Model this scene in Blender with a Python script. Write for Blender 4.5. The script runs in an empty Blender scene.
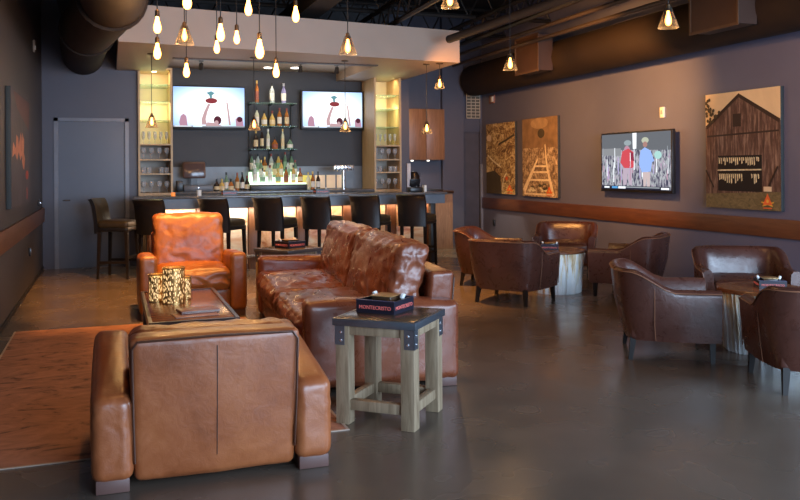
import bpy, bmesh, math, random
from math import sin, cos, pi, radians, sqrt, atan2
from mathutils import Vector, Matrix, noise
random.seed(7)
S = bpy.context.scene
COL = S.collection
# ------------------------------------------------------------------ camera
YAW = math.atan(290/830)
cam = bpy.data.cameras.new('camera'); camo = bpy.data.objects.new('camera', cam); COL.objects.link(camo)
cam.sensor_width = 36; cam.lens = 830/800*36; cam.shift_y = -0.1025; cam.clip_start = .05; cam.clip_end = 100
camo.matrix_world = Matrix.Translation((0, 0, 1.44)) @ Matrix.Rotation(-YAW, 4, 'Z') @ Matrix.Rotation(pi/2, 4, 'X') @ Matrix.Rotation(-.007, 4, 'Z')
S.camera = camo
# ------------------------------------------------------------------ world, exposure
S.view_settings.view_transform = 'Standard'; S.view_settings.look = 'None'
S.view_settings.exposure = 0.35; S.view_settings.gamma = 1; S.view_settings.use_curve_mapping = False
W = bpy.data.worlds.new('world'); S.world = W; W.use_nodes = True
W.node_tree.nodes['Background'].inputs[0].default_value = (.55, .7, 1, 1)
W.node_tree.nodes['Background'].inputs[1].default_value = .6
def area(name, loc, aim, sx, sy, power, color, spread=pi):
    l = bpy.data.lights.new(name, 'AREA'); l.shape = 'RECTANGLE'; l.size = sx; l.size_y = sy
    l.energy = power; l.color = color; l.spread = spread
    o = bpy.data.objects.new(name, l); COL.objects.link(o); o.location = loc
    d = Vector(aim) - Vector(loc); o.rotation_euler = d.to_track_quat('-Z', 'Y').to_euler(); return o
def spot(name, loc, aim, power, color, ang=70, r=.04, blend=.6):
    l = bpy.data.lights.new(name, 'SPOT'); l.energy = power; l.color = color; l.spot_size = radians(ang); l.spot_blend = blend; l.shadow_soft_size = r
    o = bpy.data.objects.new(name, l); COL.objects.link(o); o.location = loc
    d = Vector(aim) - Vector(loc); o.rotation_euler = d.to_track_quat('-Z', 'Y').to_euler(); return o
def point(name, loc, power, color, r=.03):
    l = bpy.data.lights.new(name, 'POINT'); l.energy = power; l.color = color; l.shadow_soft_size = r
    o = bpy.data.objects.new(name, l); COL.objects.link(o); o.location = loc; return o
COOL = (.56, .75, 1.0); WARM = (1.0, .56, .24); WARM2 = (1.0, .74, .45)
area('window_daylight', (3.4, -2.4, 1.7), (4.2, 6, .4), 4.4, 2.6, 560, COOL)          # shopfront windows behind the camera
area('window_daylight_side', (6.3, 1.2, 1.9), (2, 5.5, .4), 3.0, 2.0, 260, COOL)       # window in the right wall, out of frame
for i, (p, q, e) in enumerate((((.7, 7.2, 4.2), (.6, 7.9, 0), 40), ((.75, 8.3, 4.2), (-.1, 9.9, 0), 1300), ((1.9, 6.2, 4.2), (1.9, 6.6, 0), 170), ((3.0, 9.0, 4.2), (3.1, 9.3, 0), 1400), ((.4, 4.6, 4.2), (.5, 5.0, 0), 70), ((4.7, 10.2, 2.9), (6.6, 11.8, 2.2), 110), ((4.3, 8.2, 2.9), (6.7, 9.8, 2.2), 650), ((4.4, 5.6, 2.9), (6.7, 7.4, 1.7), 110), ((3.2, 6.0, 4.2), (3.3, 6.6, 0), 90), ((2.5, 7.2, 3.9), (2.5, 10.6, 3.0), 8), ((.5, 6.9, 4.2), (-.5, 8.4, 0), 300), ((1.6, 8.8, 4.2), (1.3, 9.7, 0), 400), ((4.1, 10.1, 2.7), (6.3, 13.2, 2.6), 60), ((3.4, 11.3, 2.9), (3.6, 11.5, 0), 40), ((4.9, 12.0, 2.9), (5.3, 14.1, 1.7), 65))):
    spot('warm_fill_spot_%d' % i, p, q, e, (1, .43, .11), 84 if q[0] > 6 else 60, .06, .9)      # added warm fill without fixtures, on seating, floor, right wall and soffit
spot('corridor_light', (5.85, 13.2, 2.9), (5.85, 13.3, 0), 230, (1, .78, .5), 50, .05, .3)
# ------------------------------------------------------------------ materials
MATS = {}
def nodes_mat(name):
    m = bpy.data.materials.new(name); m.use_nodes = True; nt = m.node_tree
    return m, nt, nt.nodes['Principled BSDF']
def L(nt, a, b): nt.links.new(a, b)
def coords(nt, scale=(1, 1, 1), kind='Object'):
    tc = nt.nodes.new('ShaderNodeTexCoord'); mp = nt.nodes.new('ShaderNodeMapping'); mp.inputs['Scale'].default_value = scale
    L(nt, tc.outputs[kind], mp.inputs[0]); return mp.outputs[0]
def nz(nt, co, scale, detail=3, rough=.5, dist=0):
    n = nt.nodes.new('ShaderNodeTexNoise'); n.inputs['Scale'].default_value = scale; n.inputs['Detail'].default_value = detail
    n.inputs['Roughness'].default_value = rough; n.inputs['Distortion'].default_value = dist
    L(nt, co, n.inputs['Vector']); return n.outputs['Fac']
def ramp(nt, fac, stops):
    r = nt.nodes.new('ShaderNodeValToRGB'); e = r.color_ramp.elements
    while len(e) < len(stops): e.new(.5)
    for i, (p, c) in enumerate(stops):
        e[i].position = p; e[i].color = (*c, 1) if len(c) == 3 else c
    L(nt, fac, r.inputs[0]); return r.outputs[0]
def rng(nt, fac, lo, hi, a=.3, b=.7):
    r = nt.nodes.new('ShaderNodeMapRange'); r.inputs[1].default_value = a; r.inputs[2].default_value = b
    r.inputs[3].default_value = lo; r.inputs[4].default_value = hi; L(nt, fac, r.inputs[0]); return r.outputs[0]
def bump(nt, bs, fac, strength=.2, dist=.01):
    b = nt.nodes.new('ShaderNodeBump'); b.inputs['Strength'].default_value = strength; b.inputs['Distance'].default_value = dist
    L(nt, fac, b.inputs['Height']); L(nt, b.outputs[0], bs.inputs['Normal'])
def plain(name, c, rough=.5, metal=0, emit=None, es=0, var=.12, scale=6, spec=.5):
    if name in MATS: return MATS[name]
    m, nt, b = nodes_mat(name)
    co = coords(nt); n = nz(nt, co, scale, 4)
    L(nt, ramp(nt, n, [(.3, tuple(x*(1-var) for x in c)), (.7, tuple(min(1, x*(1+var)) for x in c))]), b.inputs['Base Color'])
    b.inputs['Roughness'].default_value = rough; b.inputs['Metallic'].default_value = metal; b.inputs['Specular IOR Level'].default_value = spec
    if emit: b.inputs['Emission Color'].default_value = (*emit, 1); b.inputs['Emission Strength'].default_value = es
    MATS[name] = m; return m
def leather(name, dark, mid, light, rough=(.3, .5), sc=3.0, wr=.25):
    m, nt, b = nodes_mat(name); co = coords(nt)
    n1 = nz(nt, co, sc, 5, .6, .4); n2 = nz(nt, co, 9, 4, .7, 1.2)
    mx = nt.nodes.new('ShaderNodeMath'); mx.operation = 'ADD'; mm = nt.nodes.new('ShaderNodeMath'); mm.operation = 'MULTIPLY'; mm.inputs[1].default_value = .35
    L(nt, n2, mm.inputs[0]); L(nt, n1, mx.inputs[0]); L(nt, mm.outputs[0], mx.inputs[1])
    L(nt, ramp(nt, mx.outputs[0], [(.42, dark), (.66, mid), (.95, light)]), b.inputs['Base Color'])
    L(nt, rng(nt, n2, rough[0], rough[1]), b.inputs['Roughness'])
    g = nz(nt, co, 160, 2); k = nz(nt, co, 14, 5, .65, 1.5)
    a2 = nt.nodes.new('ShaderNodeMath'); a2.operation = 'MULTIPLY_ADD'; a2.inputs[1].default_value = .12
    L(nt, g, a2.inputs[0]); L(nt, k, a2.inputs[2]); bump(nt, b, a2.outputs[0], wr, .02)
    b.inputs['Specular IOR Level'].default_value = .55
    return m
def wood(name, c1, c2, scale=(1, 12, 12), rough=.45, bs=.1):
    m, nt, b = nodes_mat(name); co = coords(nt, scale)
    n = nz(nt, co, 2.2, 6, .6, 1.0)
    L(nt, ramp(nt, n, [(.3, c1), (.7, c2)]), b.inputs['Base Color'])
    b.inputs['Roughness'].default_value = rough; bump(nt, b, n, bs, .01); return m
def emis(name, c, s):
    m = bpy.data.materials.new(name); m.use_nodes = True; nt = m.node_tree; nt.nodes.clear()
    e = nt.nodes.new('ShaderNodeEmission'); o = nt.nodes.new('ShaderNodeOutputMaterial')
    e.inputs[0].default_value = (*c, 1); e.inputs[1].default_value = s; L(nt, e.outputs[0], o.inputs[0]); return m
def glassy(name, tint, alpha=.25, rough=.05, edge=.6):
    m = bpy.data.materials.new(name); m.use_nodes = True; nt = m.node_tree; nt.nodes.clear()
    o = nt.nodes.new('ShaderNodeOutputMaterial'); t = nt.nodes.new('ShaderNodeBsdfTransparent'); t.inputs[0].default_value = (*[min(1, .55+.45*x) for x in tint], 1)
    g = nt.nodes.new('ShaderNodeBsdfPrincipled'); g.inputs['Base Color'].default_value = (*tint, 1); g.inputs['Roughness'].default_value = rough
    lw = nt.nodes.new('ShaderNodeLayerWeight'); lw.inputs[0].default_value = .35
    r = nt.nodes.new('ShaderNodeMapRange'); r.inputs[3].default_value = alpha; r.inputs[4].default_value = min(1, alpha+edge); L(nt, lw.outputs['Facing'], r.inputs[0])
    mx = nt.nodes.new('ShaderNodeMixShader'); L(nt, r.outputs[0], mx.inputs[0]); L(nt, t.outputs[0], mx.inputs[1]); L(nt, g.outputs[0], mx.inputs[2]); L(nt, mx.outputs[0], o.inputs[0]); return m
def wallmat(name, c1, c2, rough=.5):
    m, nt, b = nodes_mat(name); co = coords(nt)
    L(nt, ramp(nt, nz(nt, co, .8, 5, .6), [(.35, c1), (.7, c2)]), b.inputs['Base Color']); b.inputs['Roughness'].default_value = rough
    bump(nt, b, nz(nt, co, 60, 3), .04, .004); return m
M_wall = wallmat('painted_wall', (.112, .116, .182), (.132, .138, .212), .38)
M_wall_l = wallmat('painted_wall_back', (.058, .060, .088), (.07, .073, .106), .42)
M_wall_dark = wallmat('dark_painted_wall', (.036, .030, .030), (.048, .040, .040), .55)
M_back = wallmat('back_bar_wall', (.026, .025, .029), (.038, .036, .041), .55)
M_ceil = plain('black_ceiling', (.012, .010, .010), .8)
M_soffit = plain('soffit_paint', (.43, .325, .255), .55, var=.04, scale=2)
M_duct = plain('painted_duct', (.017, .010, .007), .7, 0, var=.2, scale=3, spec=.3)
M_steel_dark = plain('black_steel', (.022, .018, .016), .5, .3)
M_door = wallmat('painted_door', (.085, .098, .135), (.10, .115, .155), .35)
M_frame = plain('door_frame_paint', (.17, .18, .22), .3)
M_rail = wood('rail_wood', (.085, .03, .013), (.15, .055, .022), (10, 1, 10), .45)
# floor: polished, mottled concrete
m, nt, b = nodes_mat('polished_concrete'); co = coords(nt)
a = nz(nt, co, .6, 3, .5, .3); a2 = nz(nt, co, 2.2, 2, .45, 0)
ad = nt.nodes.new('ShaderNodeMath'); ad.operation = 'MULTIPLY_ADD'; ad.inputs[1].default_value = .5; L(nt, a2, ad.inputs[0]); L(nt, a, ad.inputs[2])
L(nt, ramp(nt, ad.outputs[0], [(.42, (.080, .060, .046)), (.75, (.104, .080, .062)), (1.0, (.130, .100, .080))]), b.inputs['Base Color'])
L(nt, rng(nt, a2, .20, .30), b.inputs['Roughness']); b.inputs['Specular IOR Level'].default_value = .6
M_floor = m
M_lea = leather('saddle_brown_leather', (.15, .040, .013), (.26, .074, .024), (.39, .13, .046), (.28, .42), 1.6, .10)
M_sofa = leather('worn_sofa_leather', (.105, .026, .011), (.165, .043, .018), (.25, .078, .034), (.24, .36), 1.8, .12)
M_lea2 = leather('tan_leather', (.12, .032, .006), (.24, .076, .014), (.36, .135, .032), (.30, .46), 2.0, .14)
M_tub = leather('dark_brown_leather', (.040, .014, .010), (.070, .024, .016), (.105, .040, .028), (.24, .36), 1.6, .10)
M_pipe = plain('leather_piping', (.20, .085, .045), .4)
M_pipe_d = plain('dark_leather_piping', (.06, .02, .01), .4)
M_black_lea = leather('black_leather', (.004, .004, .005), (.007, .007, .008), (.011, .010, .011), (.3, .4), 2, .05)
M_olive = leather('olive_brown_leather', (.018, .013, .006), (.028, .020, .009), (.045, .031, .015), (.35, .5), 2, .08)
M_leg = plain('dark_leg_wood', (.010, .007, .006), .5, spec=.25)
M_stone_wood = plain('mauve_block_wood', (.11, .055, .045), .5)
M_pale = wood('weathered_oak', (.17, .115, .065), (.33, .245, .155), (14, 14, 1.6), .6, .2)
M_steel = plain('blued_steel', (.13, .15, .18), .3, .7)
M_top = plain('bronze_table_top', (.085, .062, .045), .22, .35, var=.3, scale=8)
M_tabletop = wood('rosewood', (.12, .035, .012), (.24, .085, .03), (2, 14, 14), .22, .05)
M_darkrim = plain('espresso_wood', (.022, .011, .008), .3)
M_black = plain('black_plastic', (.010, .010, .012), .35)
M_bar_top = plain('grey_bar_top', (.12, .125, .135), .18, .1, var=.25, scale=9)
M_bar_edge = plain('slate_bar_edge', (.085, .10, .13), .35)
M_shelf = wood('light_maple', (.42, .27, .13), (.58, .40, .21), (12, 12, 1.5), .45, .05)
M_shelf_in = plain('cream_cabinet_lining', (.62, .50, .30), .5, var=.05)
M_shelf_in2 = plain('grey_cabinet_lining', (.55, .47, .38), .5, var=.05)
M_glass = glassy('clear_glass', (.85, .95, .93), .16)
M_shelfglass = glassy('green_edge_glass', (.6, .85, .78), .12)
M_chrome = plain('brushed_steel', (.6, .6, .62), .25, .9, var=.05)
M_white = plain('white_plastic', (.75, .75, .73), .5, var=.03)
M_bulbglow = None
def bulb_mat():
    m = bpy.data.materials.new('glowing_bulb_glass'); m.use_nodes = True; nt = m.node_tree; nt.nodes.clear()
    o = nt.nodes.new('ShaderNodeOutputMaterial'); e = nt.nodes.new('ShaderNodeEmission'); lw = nt.nodes.new('ShaderNodeLayerWeight'); lw.inputs[0].default_value = .5
    e.inputs[0].default_value = (1, .38, .07, 1)
    r = nt.nodes.new('ShaderNodeMapRange'); r.inputs[1].default_value = .05; r.inputs[2].default_value = .7; r.inputs[3].default_value = 26; r.inputs[4].default_value = 2
    L(nt, lw.outputs['Facing'], r.inputs[0]); L(nt, r.outputs[0], e.inputs[1]); L(nt, e.outputs[0], o.inputs[0]); return m
M_bulb = bulb_mat()
M_socket = plain('aged_brass', (.10, .06, .03), .4, .8)
M_shade = glassy('pendant_glass', (.4, .36, .32), .015, .05, .12)
# ------------------------------------------------------------------ mesh builder
class MB:
    def __init__(s): s.bm = bmesh.new(); s.mi = 0
    def _xf(s, vs, mat):
        for v in vs: v.co = mat @ v.co
    def _mark(s, n0):
        s.bm.faces.ensure_lookup_table()
        for f in list(s.bm.faces)[n0:]: f.material_index = s.mi
    def box(s, c, d, bev=0, rot=None, seg=2):
        n0 = len(s.bm.faces)
        r = bmesh.ops.create_cube(s.bm, size=1); vs = r['verts']
        for v in vs: v.co = Vector((v.co.x*d[0], v.co.y*d[1], v.co.z*d[2]))
        mt = Matrix.Translation(c) @ (rot if rot else Matrix.Identity(4))
        s._xf(vs, mt)
        if bev > 0:
            es = list({e for v in vs for e in v.link_edges})
            bmesh.ops.bevel(s.bm, geom=es, offset=bev, segments=seg, affect='EDGES', profile=.5)
        s._mark(n0); return s
    def bb(s, x0, x1, y0, y1, z0, z1, bev=0):
        return s.box(((x0+x1)/2, (y0+y1)/2, (z0+z1)/2), (x1-x0, y1-y0, z1-z0), bev)
    def poly(s, pts, hgt=0, d=(0, 0, 1)):
        n0 = len(s.bm.faces); vs = [s.bm.verts.new(p) for p in pts]
        if hgt == 0: s.bm.faces.new(vs); s._mark(n0); return s
        D = Vector(d)*hgt; v2 = [s.bm.verts.new(Vector(p)+D) for p in pts]
        s.bm.faces.new(vs[::-1]); s.bm.faces.new(v2); n = len(vs)
        for i in range(n): s.bm.faces.new((vs[i], vs[(i+1) % n], v2[(i+1) % n], v2[i]))
        s._mark(n0); return s
    def lathe(s, prof, c=(0, 0, 0), seg=16, rot=None, flute=0, nf=0, ph=0):
        n0 = len(s.bm.faces); rings = []
        mt = Matrix.Translation(c) @ (rot if rot else Matrix.Identity(4))
        for (r, z) in prof:
            if r < 1e-5: rings.append([s.bm.verts.new(mt @ Vector((0, 0, z)))])
            else:
                rings.append([s.bm.verts.new(mt @ Vector(((r+(flute*fl(k, seg) if flute else 0))*cos(2*pi*k/seg), (r+(flute*fl(k, seg) if flute else 0))*sin(2*pi*k/seg), z))) for k in range(seg)])
        for a, b in zip(rings, rings[1:]):
            for k in range(seg):
                k2 = (k+1) % seg
                if len(a) == 1 and len(b) == 1: continue
                if len(a) == 1: s.bm.faces.new((a[0], b[k2], b[k]))
                elif len(b) == 1: s.bm.faces.new((a[k], a[k2], b[0]))
                else: s.bm.faces.new((a[k], a[k2], b[k2], b[k]))
        s._mark(n0); return s
    def tube(s, pts, r, seg=8, caps=True, closed=False):
        n0 = len(s.bm.faces); pts = [Vector(p) for p in pts]; rings = []; up = Vector((0, 0, 1)); N = len(pts); prev = None
        for i, p in enumerate(pts):
            if closed: t = pts[(i+1) % N]-pts[i-1]
            else: t = pts[min(i+1, N-1)]-pts[max(i-1, 0)]
            t.normalize()
            if prev is None:
                a = t.cross(up if abs(t.z) < .95 else Vector((1, 0, 0))).normalized()
            else:
                a = (prev - t*prev.dot(t)).normalized()
            prev = a; b2 = t.cross(a); rr = r[i] if isinstance(r, (list, tuple)) else r
            rings.append([s.bm.verts.new(p+(a*cos(2*pi*k/seg)+b2*sin(2*pi*k/seg))*rr) for k in range(seg)])
        prs = list(zip(rings, rings[1:]))+([(rings[-1], rings[0])] if closed else [])
        for A, B in prs:
            for k in range(seg): s.bm.faces.new((A[k], A[(k+1) % seg], B[(k+1) % seg], B[k]))
        if caps and not closed: s.bm.faces.new(rings[0][::-1]); s.bm.faces.new(rings[-1])
        s._mark(n0); return s
    def frust(s, c0, c1, a, b, bev=0):   # tapered square leg from c0 (half size a) to c1 (half size b)
        n0 = len(s.bm.faces)
        q = [(-1, -1), (1, -1), (1, 1), (-1, 1)]
        A = [s.bm.verts.new((c0[0]+x*a, c0[1]+y*a, c0[2])) for x, y in q]; B = [s.bm.verts.new((c1[0]+x*b, c1[1]+y*b, c1[2])) for x, y in q]
        s.bm.faces.new(A[::-1]); s.bm.faces.new(B)
        for k in range(4): s.bm.faces.new((A[k], A[(k+1) % 4], B[(k+1) % 4], B[k]))
        s._mark(n0); return s
    def soft(s, c, d, r=.06, n=20, puff=(0, 0, 0), wr=0, seed=0, fn=None, rot=None, dimple=0):
        # rounded, puffed, creased block: an upholstered cushion
        n0 = len(s.bm.faces); h = Vector((d[0]/2, d[1]/2, d[2]/2)); vs = []; cache = {}
        mt = Matrix.Translation(c) @ (rot if rot else Matrix.Identity(4))
        def vert(p):
            key = (round(p[0], 4), round(p[1], 4), round(p[2], 4))
            if key in cache: return cache[key]
            P = Vector((p[0]*h.x, p[1]*h.y, p[2]*h.z))
            rr = min(r, h.x, h.y, h.z)
            q = Vector([max(-(h[i]-rr), min(h[i]-rr, P[i])) for i in range(3)])
            dd = P-q; nn = dd.normalized() if dd.length > 1e-6 else Vector((0, 0, 0))
            P = q+nn*rr
            fx, fy, fz = 1-p[0]**2, 1-p[1]**2, 1-p[2]**2
            P.x += math.copysign(1, p[0])*puff[0]*fy*fz*(abs(p[0])**2); P.y += math.copysign(1, p[1])*puff[1]*fx*fz*(abs(p[1])**2); P.z += math.copysign(1, p[2])*puff[2]*fx*fy*(abs(p[2])**2)
            if wr:
                w1 = noise.noise(Vector((P.x*5+seed, P.y*5, P.z*5)))
                w2 = 1-abs(noise.noise(Vector((P.x*9+seed*3+w1*1.5, P.y*9+w1, P.z*9))))*2.2
                w3 = 1-abs(noise.noise(Vector((P.x*17+seed, P.y*17-w1*2, P.z*17+w1))))*2
                P += nn*wr*(w2*.9+w3*.4+w1*.5)
            if fn: P = fn(P)
            v = s.bm.verts.new(mt @ P); cache[key] = v; return v
        g = [sin(pi/2*(-1+2*i/n)) for i in range(n+1)]
        for ax in range(3):
            for sg in (-1, 1):
                for i in range(n):
                    for j in range(n):
                        cs = [(g[i], g[j]), (g[i+1], g[j]), (g[i+1], g[j+1]), (g[i], g[j+1])]
                        P = []
                        for u, v in cs:
                            p = [0, 0, 0]; p[ax] = sg; p[(ax+1) % 3] = u; p[(ax+2) % 3] = v; P.append(vert(p))
                        if sg < 0: P = P[::-1]
                        if len(set(P)) == 4:
                            try: s.bm.faces.new(P)
                            except ValueError: pass
        s._mark(n0); return s
    def build(s, name, mats, parent=None, smooth=True, ang=38):
        if not isinstance(mats, (list, tuple)): mats = [mats]
        bmesh.ops.recalc_face_normals(s.bm, faces=s.bm.faces)
        me = bpy.data.meshes.new(name); s.bm.to_mesh(me); s.bm.free()
        for m_ in mats: me.materials.append(m_)
        if smooth:
            me.polygons.foreach_set('use_smooth', [True]*len(me.polygons))
            me.set_sharp_from_angle(angle=radians(ang))
        o = bpy.data.objects.new(name, me); COL.objects.link(o)
        if parent: o.parent = parent
        return o
def fl(k, seg):
    a = 2*pi*k/seg
    return noise.noise(Vector((cos(a)*14, sin(a)*14, 3)))+.5*noise.noise(Vector((cos(a)*30, sin(a)*30, 8)))
def tag(o, label=None, cat=None, group=None, kind=None, loc=None, rz=None):
    if label: o['label'] = label
    if cat: o['category'] = cat
    if group: o['group'] = group
    if kind: o['kind'] = kind
    if loc is not None: o.location = loc
    if rz is not None: o.rotation_euler.z = rz
    return o
def thing(name, label, cat, loc=(0, 0, 0), rz=0, group=None):
    o = bpy.data.objects.new(name, None); COL.objects.link(o); o.empty_display_size = .1
    return tag(o, label, cat, group, None, loc, rz)
def copy_tree(o, parent=None, kids=None):
    if kids is None:
        kids = {}
        for x in list(COL.objects):
            if x.parent: kids.setdefault(x.parent.name, []).append(x)
    c = o.copy(); COL.objects.link(c)
    if parent: c.parent = parent
    for ch in kids.get(o.name, []): copy_tree(ch, c, kids)
    return c
def struct(o): o['kind'] = 'structure'; return o
def text(parent, name, s, mat, size, mtx, ext=.0015, label=None):
    cu = bpy.data.curves.new(name, 'FONT'); cu.body = s; cu.size = size; cu.align_x = 'CENTER'; cu.align_y = 'CENTER'; cu.extrude = ext; cu.resolution_u = 2
    t = bpy.data.objects.new('tmp', cu); COL.objects.link(t); bpy.context.view_layer.update()
    me = bpy.data.meshes.new_from_object(t.evaluated_get(bpy.context.evaluated_depsgraph_get())); bpy.data.objects.remove(t)
    me.materials.clear(); me.materials.append(mat); o = bpy.data.objects.new(name, me); COL.objects.link(o); o.parent = parent; o.matrix_local = mtx
    if label: o['label'] = label
    return o
# ================================================================== STRUCTURE
XL, XR, YF, YD, YB, YR, ZC = -.93, 6.70, -2.6, 13.1, 13.75, 14.45, 4.3
struct(MB().bb(XL-.2, XR+.9, YF-.2, 16.2, -.12, 0).build('floor', M_floor))
struct(MB().bb(XL-.2, XR+.9, YF-.2, 16.2, ZC, ZC+.12).build('ceiling', M_ceil))
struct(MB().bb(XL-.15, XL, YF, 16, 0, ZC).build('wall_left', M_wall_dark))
struct(MB().bb(XR, XR+.15, 2.9, YR-.02, 0, ZC).bb(XR, XR+.15, YF, -.4, 0, ZC).bb(XR, XR+.15, -.4, 2.9, 0, .6).bb(XR, XR+.15, -.4, 2.9, 3.0, ZC).build('wall_right', M_wall))
# front wall (behind the camera) with the shopfront opening
struct(MB().bb(XL, -.45, YF-.15, YF, 0, ZC).bb(5.7, XR, YF-.15, YF, 0, ZC).bb(-.45, 5.7, YF-.15, YF, 3.1, ZC).bb(-.45, 5.7, YF-.15, YF, 0, .35).build('wall_front', M_wall))
w = MB()
for x in (-.45, 1.05, 2.6, 4.15, 5.65): w.bb(x, x+.06, YF-.12, YF-.04, .35, 3.1)
w.bb(-.45, 5.7, YF-.12, YF-.04, 3.04, 3.1).bb(-.45, 5.7, YF-.12, YF-.04, .35, .41)
struct(w.build('window_1', M_black, smooth=False))
# back walls: door wall, bar recess, right end
x0, x1, zt = -.72, .22, 2.16
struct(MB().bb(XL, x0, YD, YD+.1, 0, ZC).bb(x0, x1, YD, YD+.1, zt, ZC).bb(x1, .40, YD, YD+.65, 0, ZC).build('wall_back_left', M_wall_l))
d = MB().bb(x0, x1, YD+.03, YD+.08, 0, zt).build('door_1', M_door); struct(d)
MB().bb(x0-.05, x0+.005, YD-.02, YD+.03, 0, zt+.05).bb(x1-.005, x1+.05, YD-.02, YD+.03, 0, zt+.05).bb(x0-.05, x1+.05, YD-.02, YD+.03, zt, zt+.05).build('door_frame', M_frame, d)
MB().tube([(x0+.08, YD+.03, 1.0), (x0+.08, YD-.02, 1.0), (x0+.17, YD-.03, 1.0)], .01).build('door_handle', M_chrome, d)
struct(MB().bb(.40, 4.62, YB, YB+.15, 0, ZC).build('wall_back', M_back))
struct(MB().bb(4.62, 5.98, 14.3, 14.45, 0, ZC).bb(4.60, 4.98, YB, 14.3, 0, ZC).bb(5.80, 6.22, 14.20, 14.5, 0, ZC).bb(6.22, 6.70, YR, YR+.12, 2.12, ZC).bb(6.66, 6.85, YR-.02, YR+.12, 0, ZC).build('wall_back_right', M_wall_l))
d2 = MB().bb(6.22, 6.66, YR+.04, YR+.09, 0, 2.12).build('door_2', plain('dark_mauve_door', (.055, .050, .065), .45)); struct(d2)
MB().lathe([(0, 0), (.025, .005), (.025, .03), (0, .035)], (6.28, YR+.04, 1.0), 10, Matrix.Rotation(pi/2, 4, 'X')).build('door_handle', M_chrome, d2)
struct(MB().bb(6.655, 6.705, YR-.06, YR-.018, .02, 1.5).build('trim_1', M_frame))
struct(MB().bb(XL, XL+.03, 2.0, YD, .70, .90, .004).build('trim_2', M_rail))
struct(MB().bb(XR-.03, XR, 3.0, YR-.02, .67, .87, .004).build('trim_3', M_rail))
struct(MB().bb(XL, XL+.012, 2, YD, 0, .05).build('baseboard_left', M_steel_dark))
# soffit above the bar
ZS, ZT = 2.93, 3.38
so = MB()
so.poly([(.10, 10.15, ZS), (4.70, 10.85, ZS), (4.70, 11.45, ZS), (.10, 11.45, ZS)], ZT-ZS)
so.poly([(3.66, 11.45, ZS), (4.70, 11.45, ZS), (4.70, 13.75, ZS), (3.66, 13.75, ZS)], ZT-ZS)
so.poly([(.10, 11.45, ZS), (.80, 11.45, ZS), (.80, 13.08, ZS), (.10, 13.08, ZS)], ZT-ZS)
so.poly([(.10, 11.4, 3.07), (4.7, 11.4, 3.07), (4.7, 13.75, 3.07), (.41, 13.75, 3.07), (.41, 13.08, 3.07), (.10, 13.08, 3.07)], .11)
struct(so.build('ceiling_soffit', M_soffit, smooth=False))
struct(MB().bb(.80, 3.66, 11.40, 11.50, 2.915, 2.96).build('trim_4', plain('brown_tray_edge', (.05, .03, .02), .5)))
area('tray_ceiling_fill', (2.2, 12.4, 2.96), (2.2, 12.5, 3.1), 2.6, .06, 3.5, (1, .82, .6))  # added unseen uplight that brightens the tray ceiling
# roof steel
def joist(name, x0, y0, x1, y1, z, h=.45):
    j = MB(); A = Vector((x0, y0, z)); B = Vector((x1, y1, z)); n = int((B-A).length/.45)
    j.tube([A, B], .035, 6).tube([A+Vector((0, 0, h)), B+Vector((0, 0, h))], .035, 6)
    for i in range(n):
        p = A.lerp(B, i/n); q = A.lerp(B, (i+1)/n); u = Vector((0, 0, h))
        j.tube([p, (p+q)/2+u], .014, 5); j.tube([(p+q)/2+u, q], .014, 5)
    return struct(j.build(name, M_steel_dark))
for i, y in enumerate((4.4, 6.2, 8.0, 9.9, 11.8, 13.4)): joist('trim_%d' % (5+i), XL, y, XR, y, 3.78)
for i, x in enumerate((3.5, 5.15)): joist('trim_%d' % (11+i), x, 1.5, x+.3, 13.6, 3.45, .3)
struct(MB().bb(-.6, -.3, 3, 13, 3.5, 3.8).bb(2.4, 2.7, 3, 13, 3.5, 3.75).build('trim_13', M_ceil))
# ================================================================== BAR
bar = thing('bar_counter', 'long grey topped bar with glowing panelled wooden front', 'bar', (0, 0, 0))
MB().bb(.30, 4.85, 11.70, 12.36, 1.035, 1.07, .006).build('countertop', M_bar_top, bar)
MB().bb(.33, 4.82, 11.73, 12.33, .90, 1.034).build('counter_edge', M_bar_edge, bar)
M_body = wood('bar_body_wood', (.10, .038, .016), (.20, .08, .03), (12, 12, 1.5), .45)
MB().bb(.48, 4.70, 12.0, 12.28, 0, .90).build('bar_body', M_body, bar)
mo, nt, b = nodes_mat('swirled_onyx_panel'); co = coords(nt, (.6, 1, 1.6))
nn_ = nz(nt, co, 2.2, 6, .6, 2.0)
L(nt, ramp(nt, nn_, [(.32, (.50, .17, .06)), (.45, (.72, .42, .22)), (.6, (.85, .68, .46)), (.75, (.80, .50, .28))]), b.inputs['Base Color']); b.inputs['Roughness'].default_value = .3
M_onyx = mo
MB.bb  # (panels follow)
xs = [.50, 1.22, 1.95, 2.65, 3.35, 4.03, 4.68]
for a_, b_ in zip(xs, xs[1:]): MB().bb(a_+.09, b_-.09, 11.975, 12.0, .08, .88, .004).build('front_panel', M_onyx, bar)
for x in xs: MB().bb(x-.075 if x > .6 else x, x+.075 if x < 4.6 else x, 11.95, 12.0, 0, .90, .004).build('pilaster', M_body, bar)
MB().bb(4.60, 4.68, 11.76, 11.86, 0, .90, .004).build('support_post', M_steel_dark, bar)
MB().tube([(.5, 11.86, .2), (4.65, 11.86, .2)], .022, 8).build('foot_rail', M_chrome, bar)
led = area('bar_led_left', (1.55, 11.86, .885), (1.55, 12.1, 0), 2.2, .06, 13, (1, .85, .68))
led = area('bar_led_right', (3.7, 11.90, .885), (3.7, 12.05, 0), 2.0, .06, 5, (1, .62, .35))
bb = thing('back_bar_counter', 'dark back bar counter with grey top below the televisions', 'counter')
MB().bb(.92, 4.10, 13.05, 13.74, 0, 1.05).build('cabinet_body', plain('back_bar_body', (.05, .05, .06), .4), bb)
MB().bb(.92, 4.10, 13.0, 13.74, 1.05, 1.10, .005).build('countertop', M_bar_top, bb)
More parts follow.
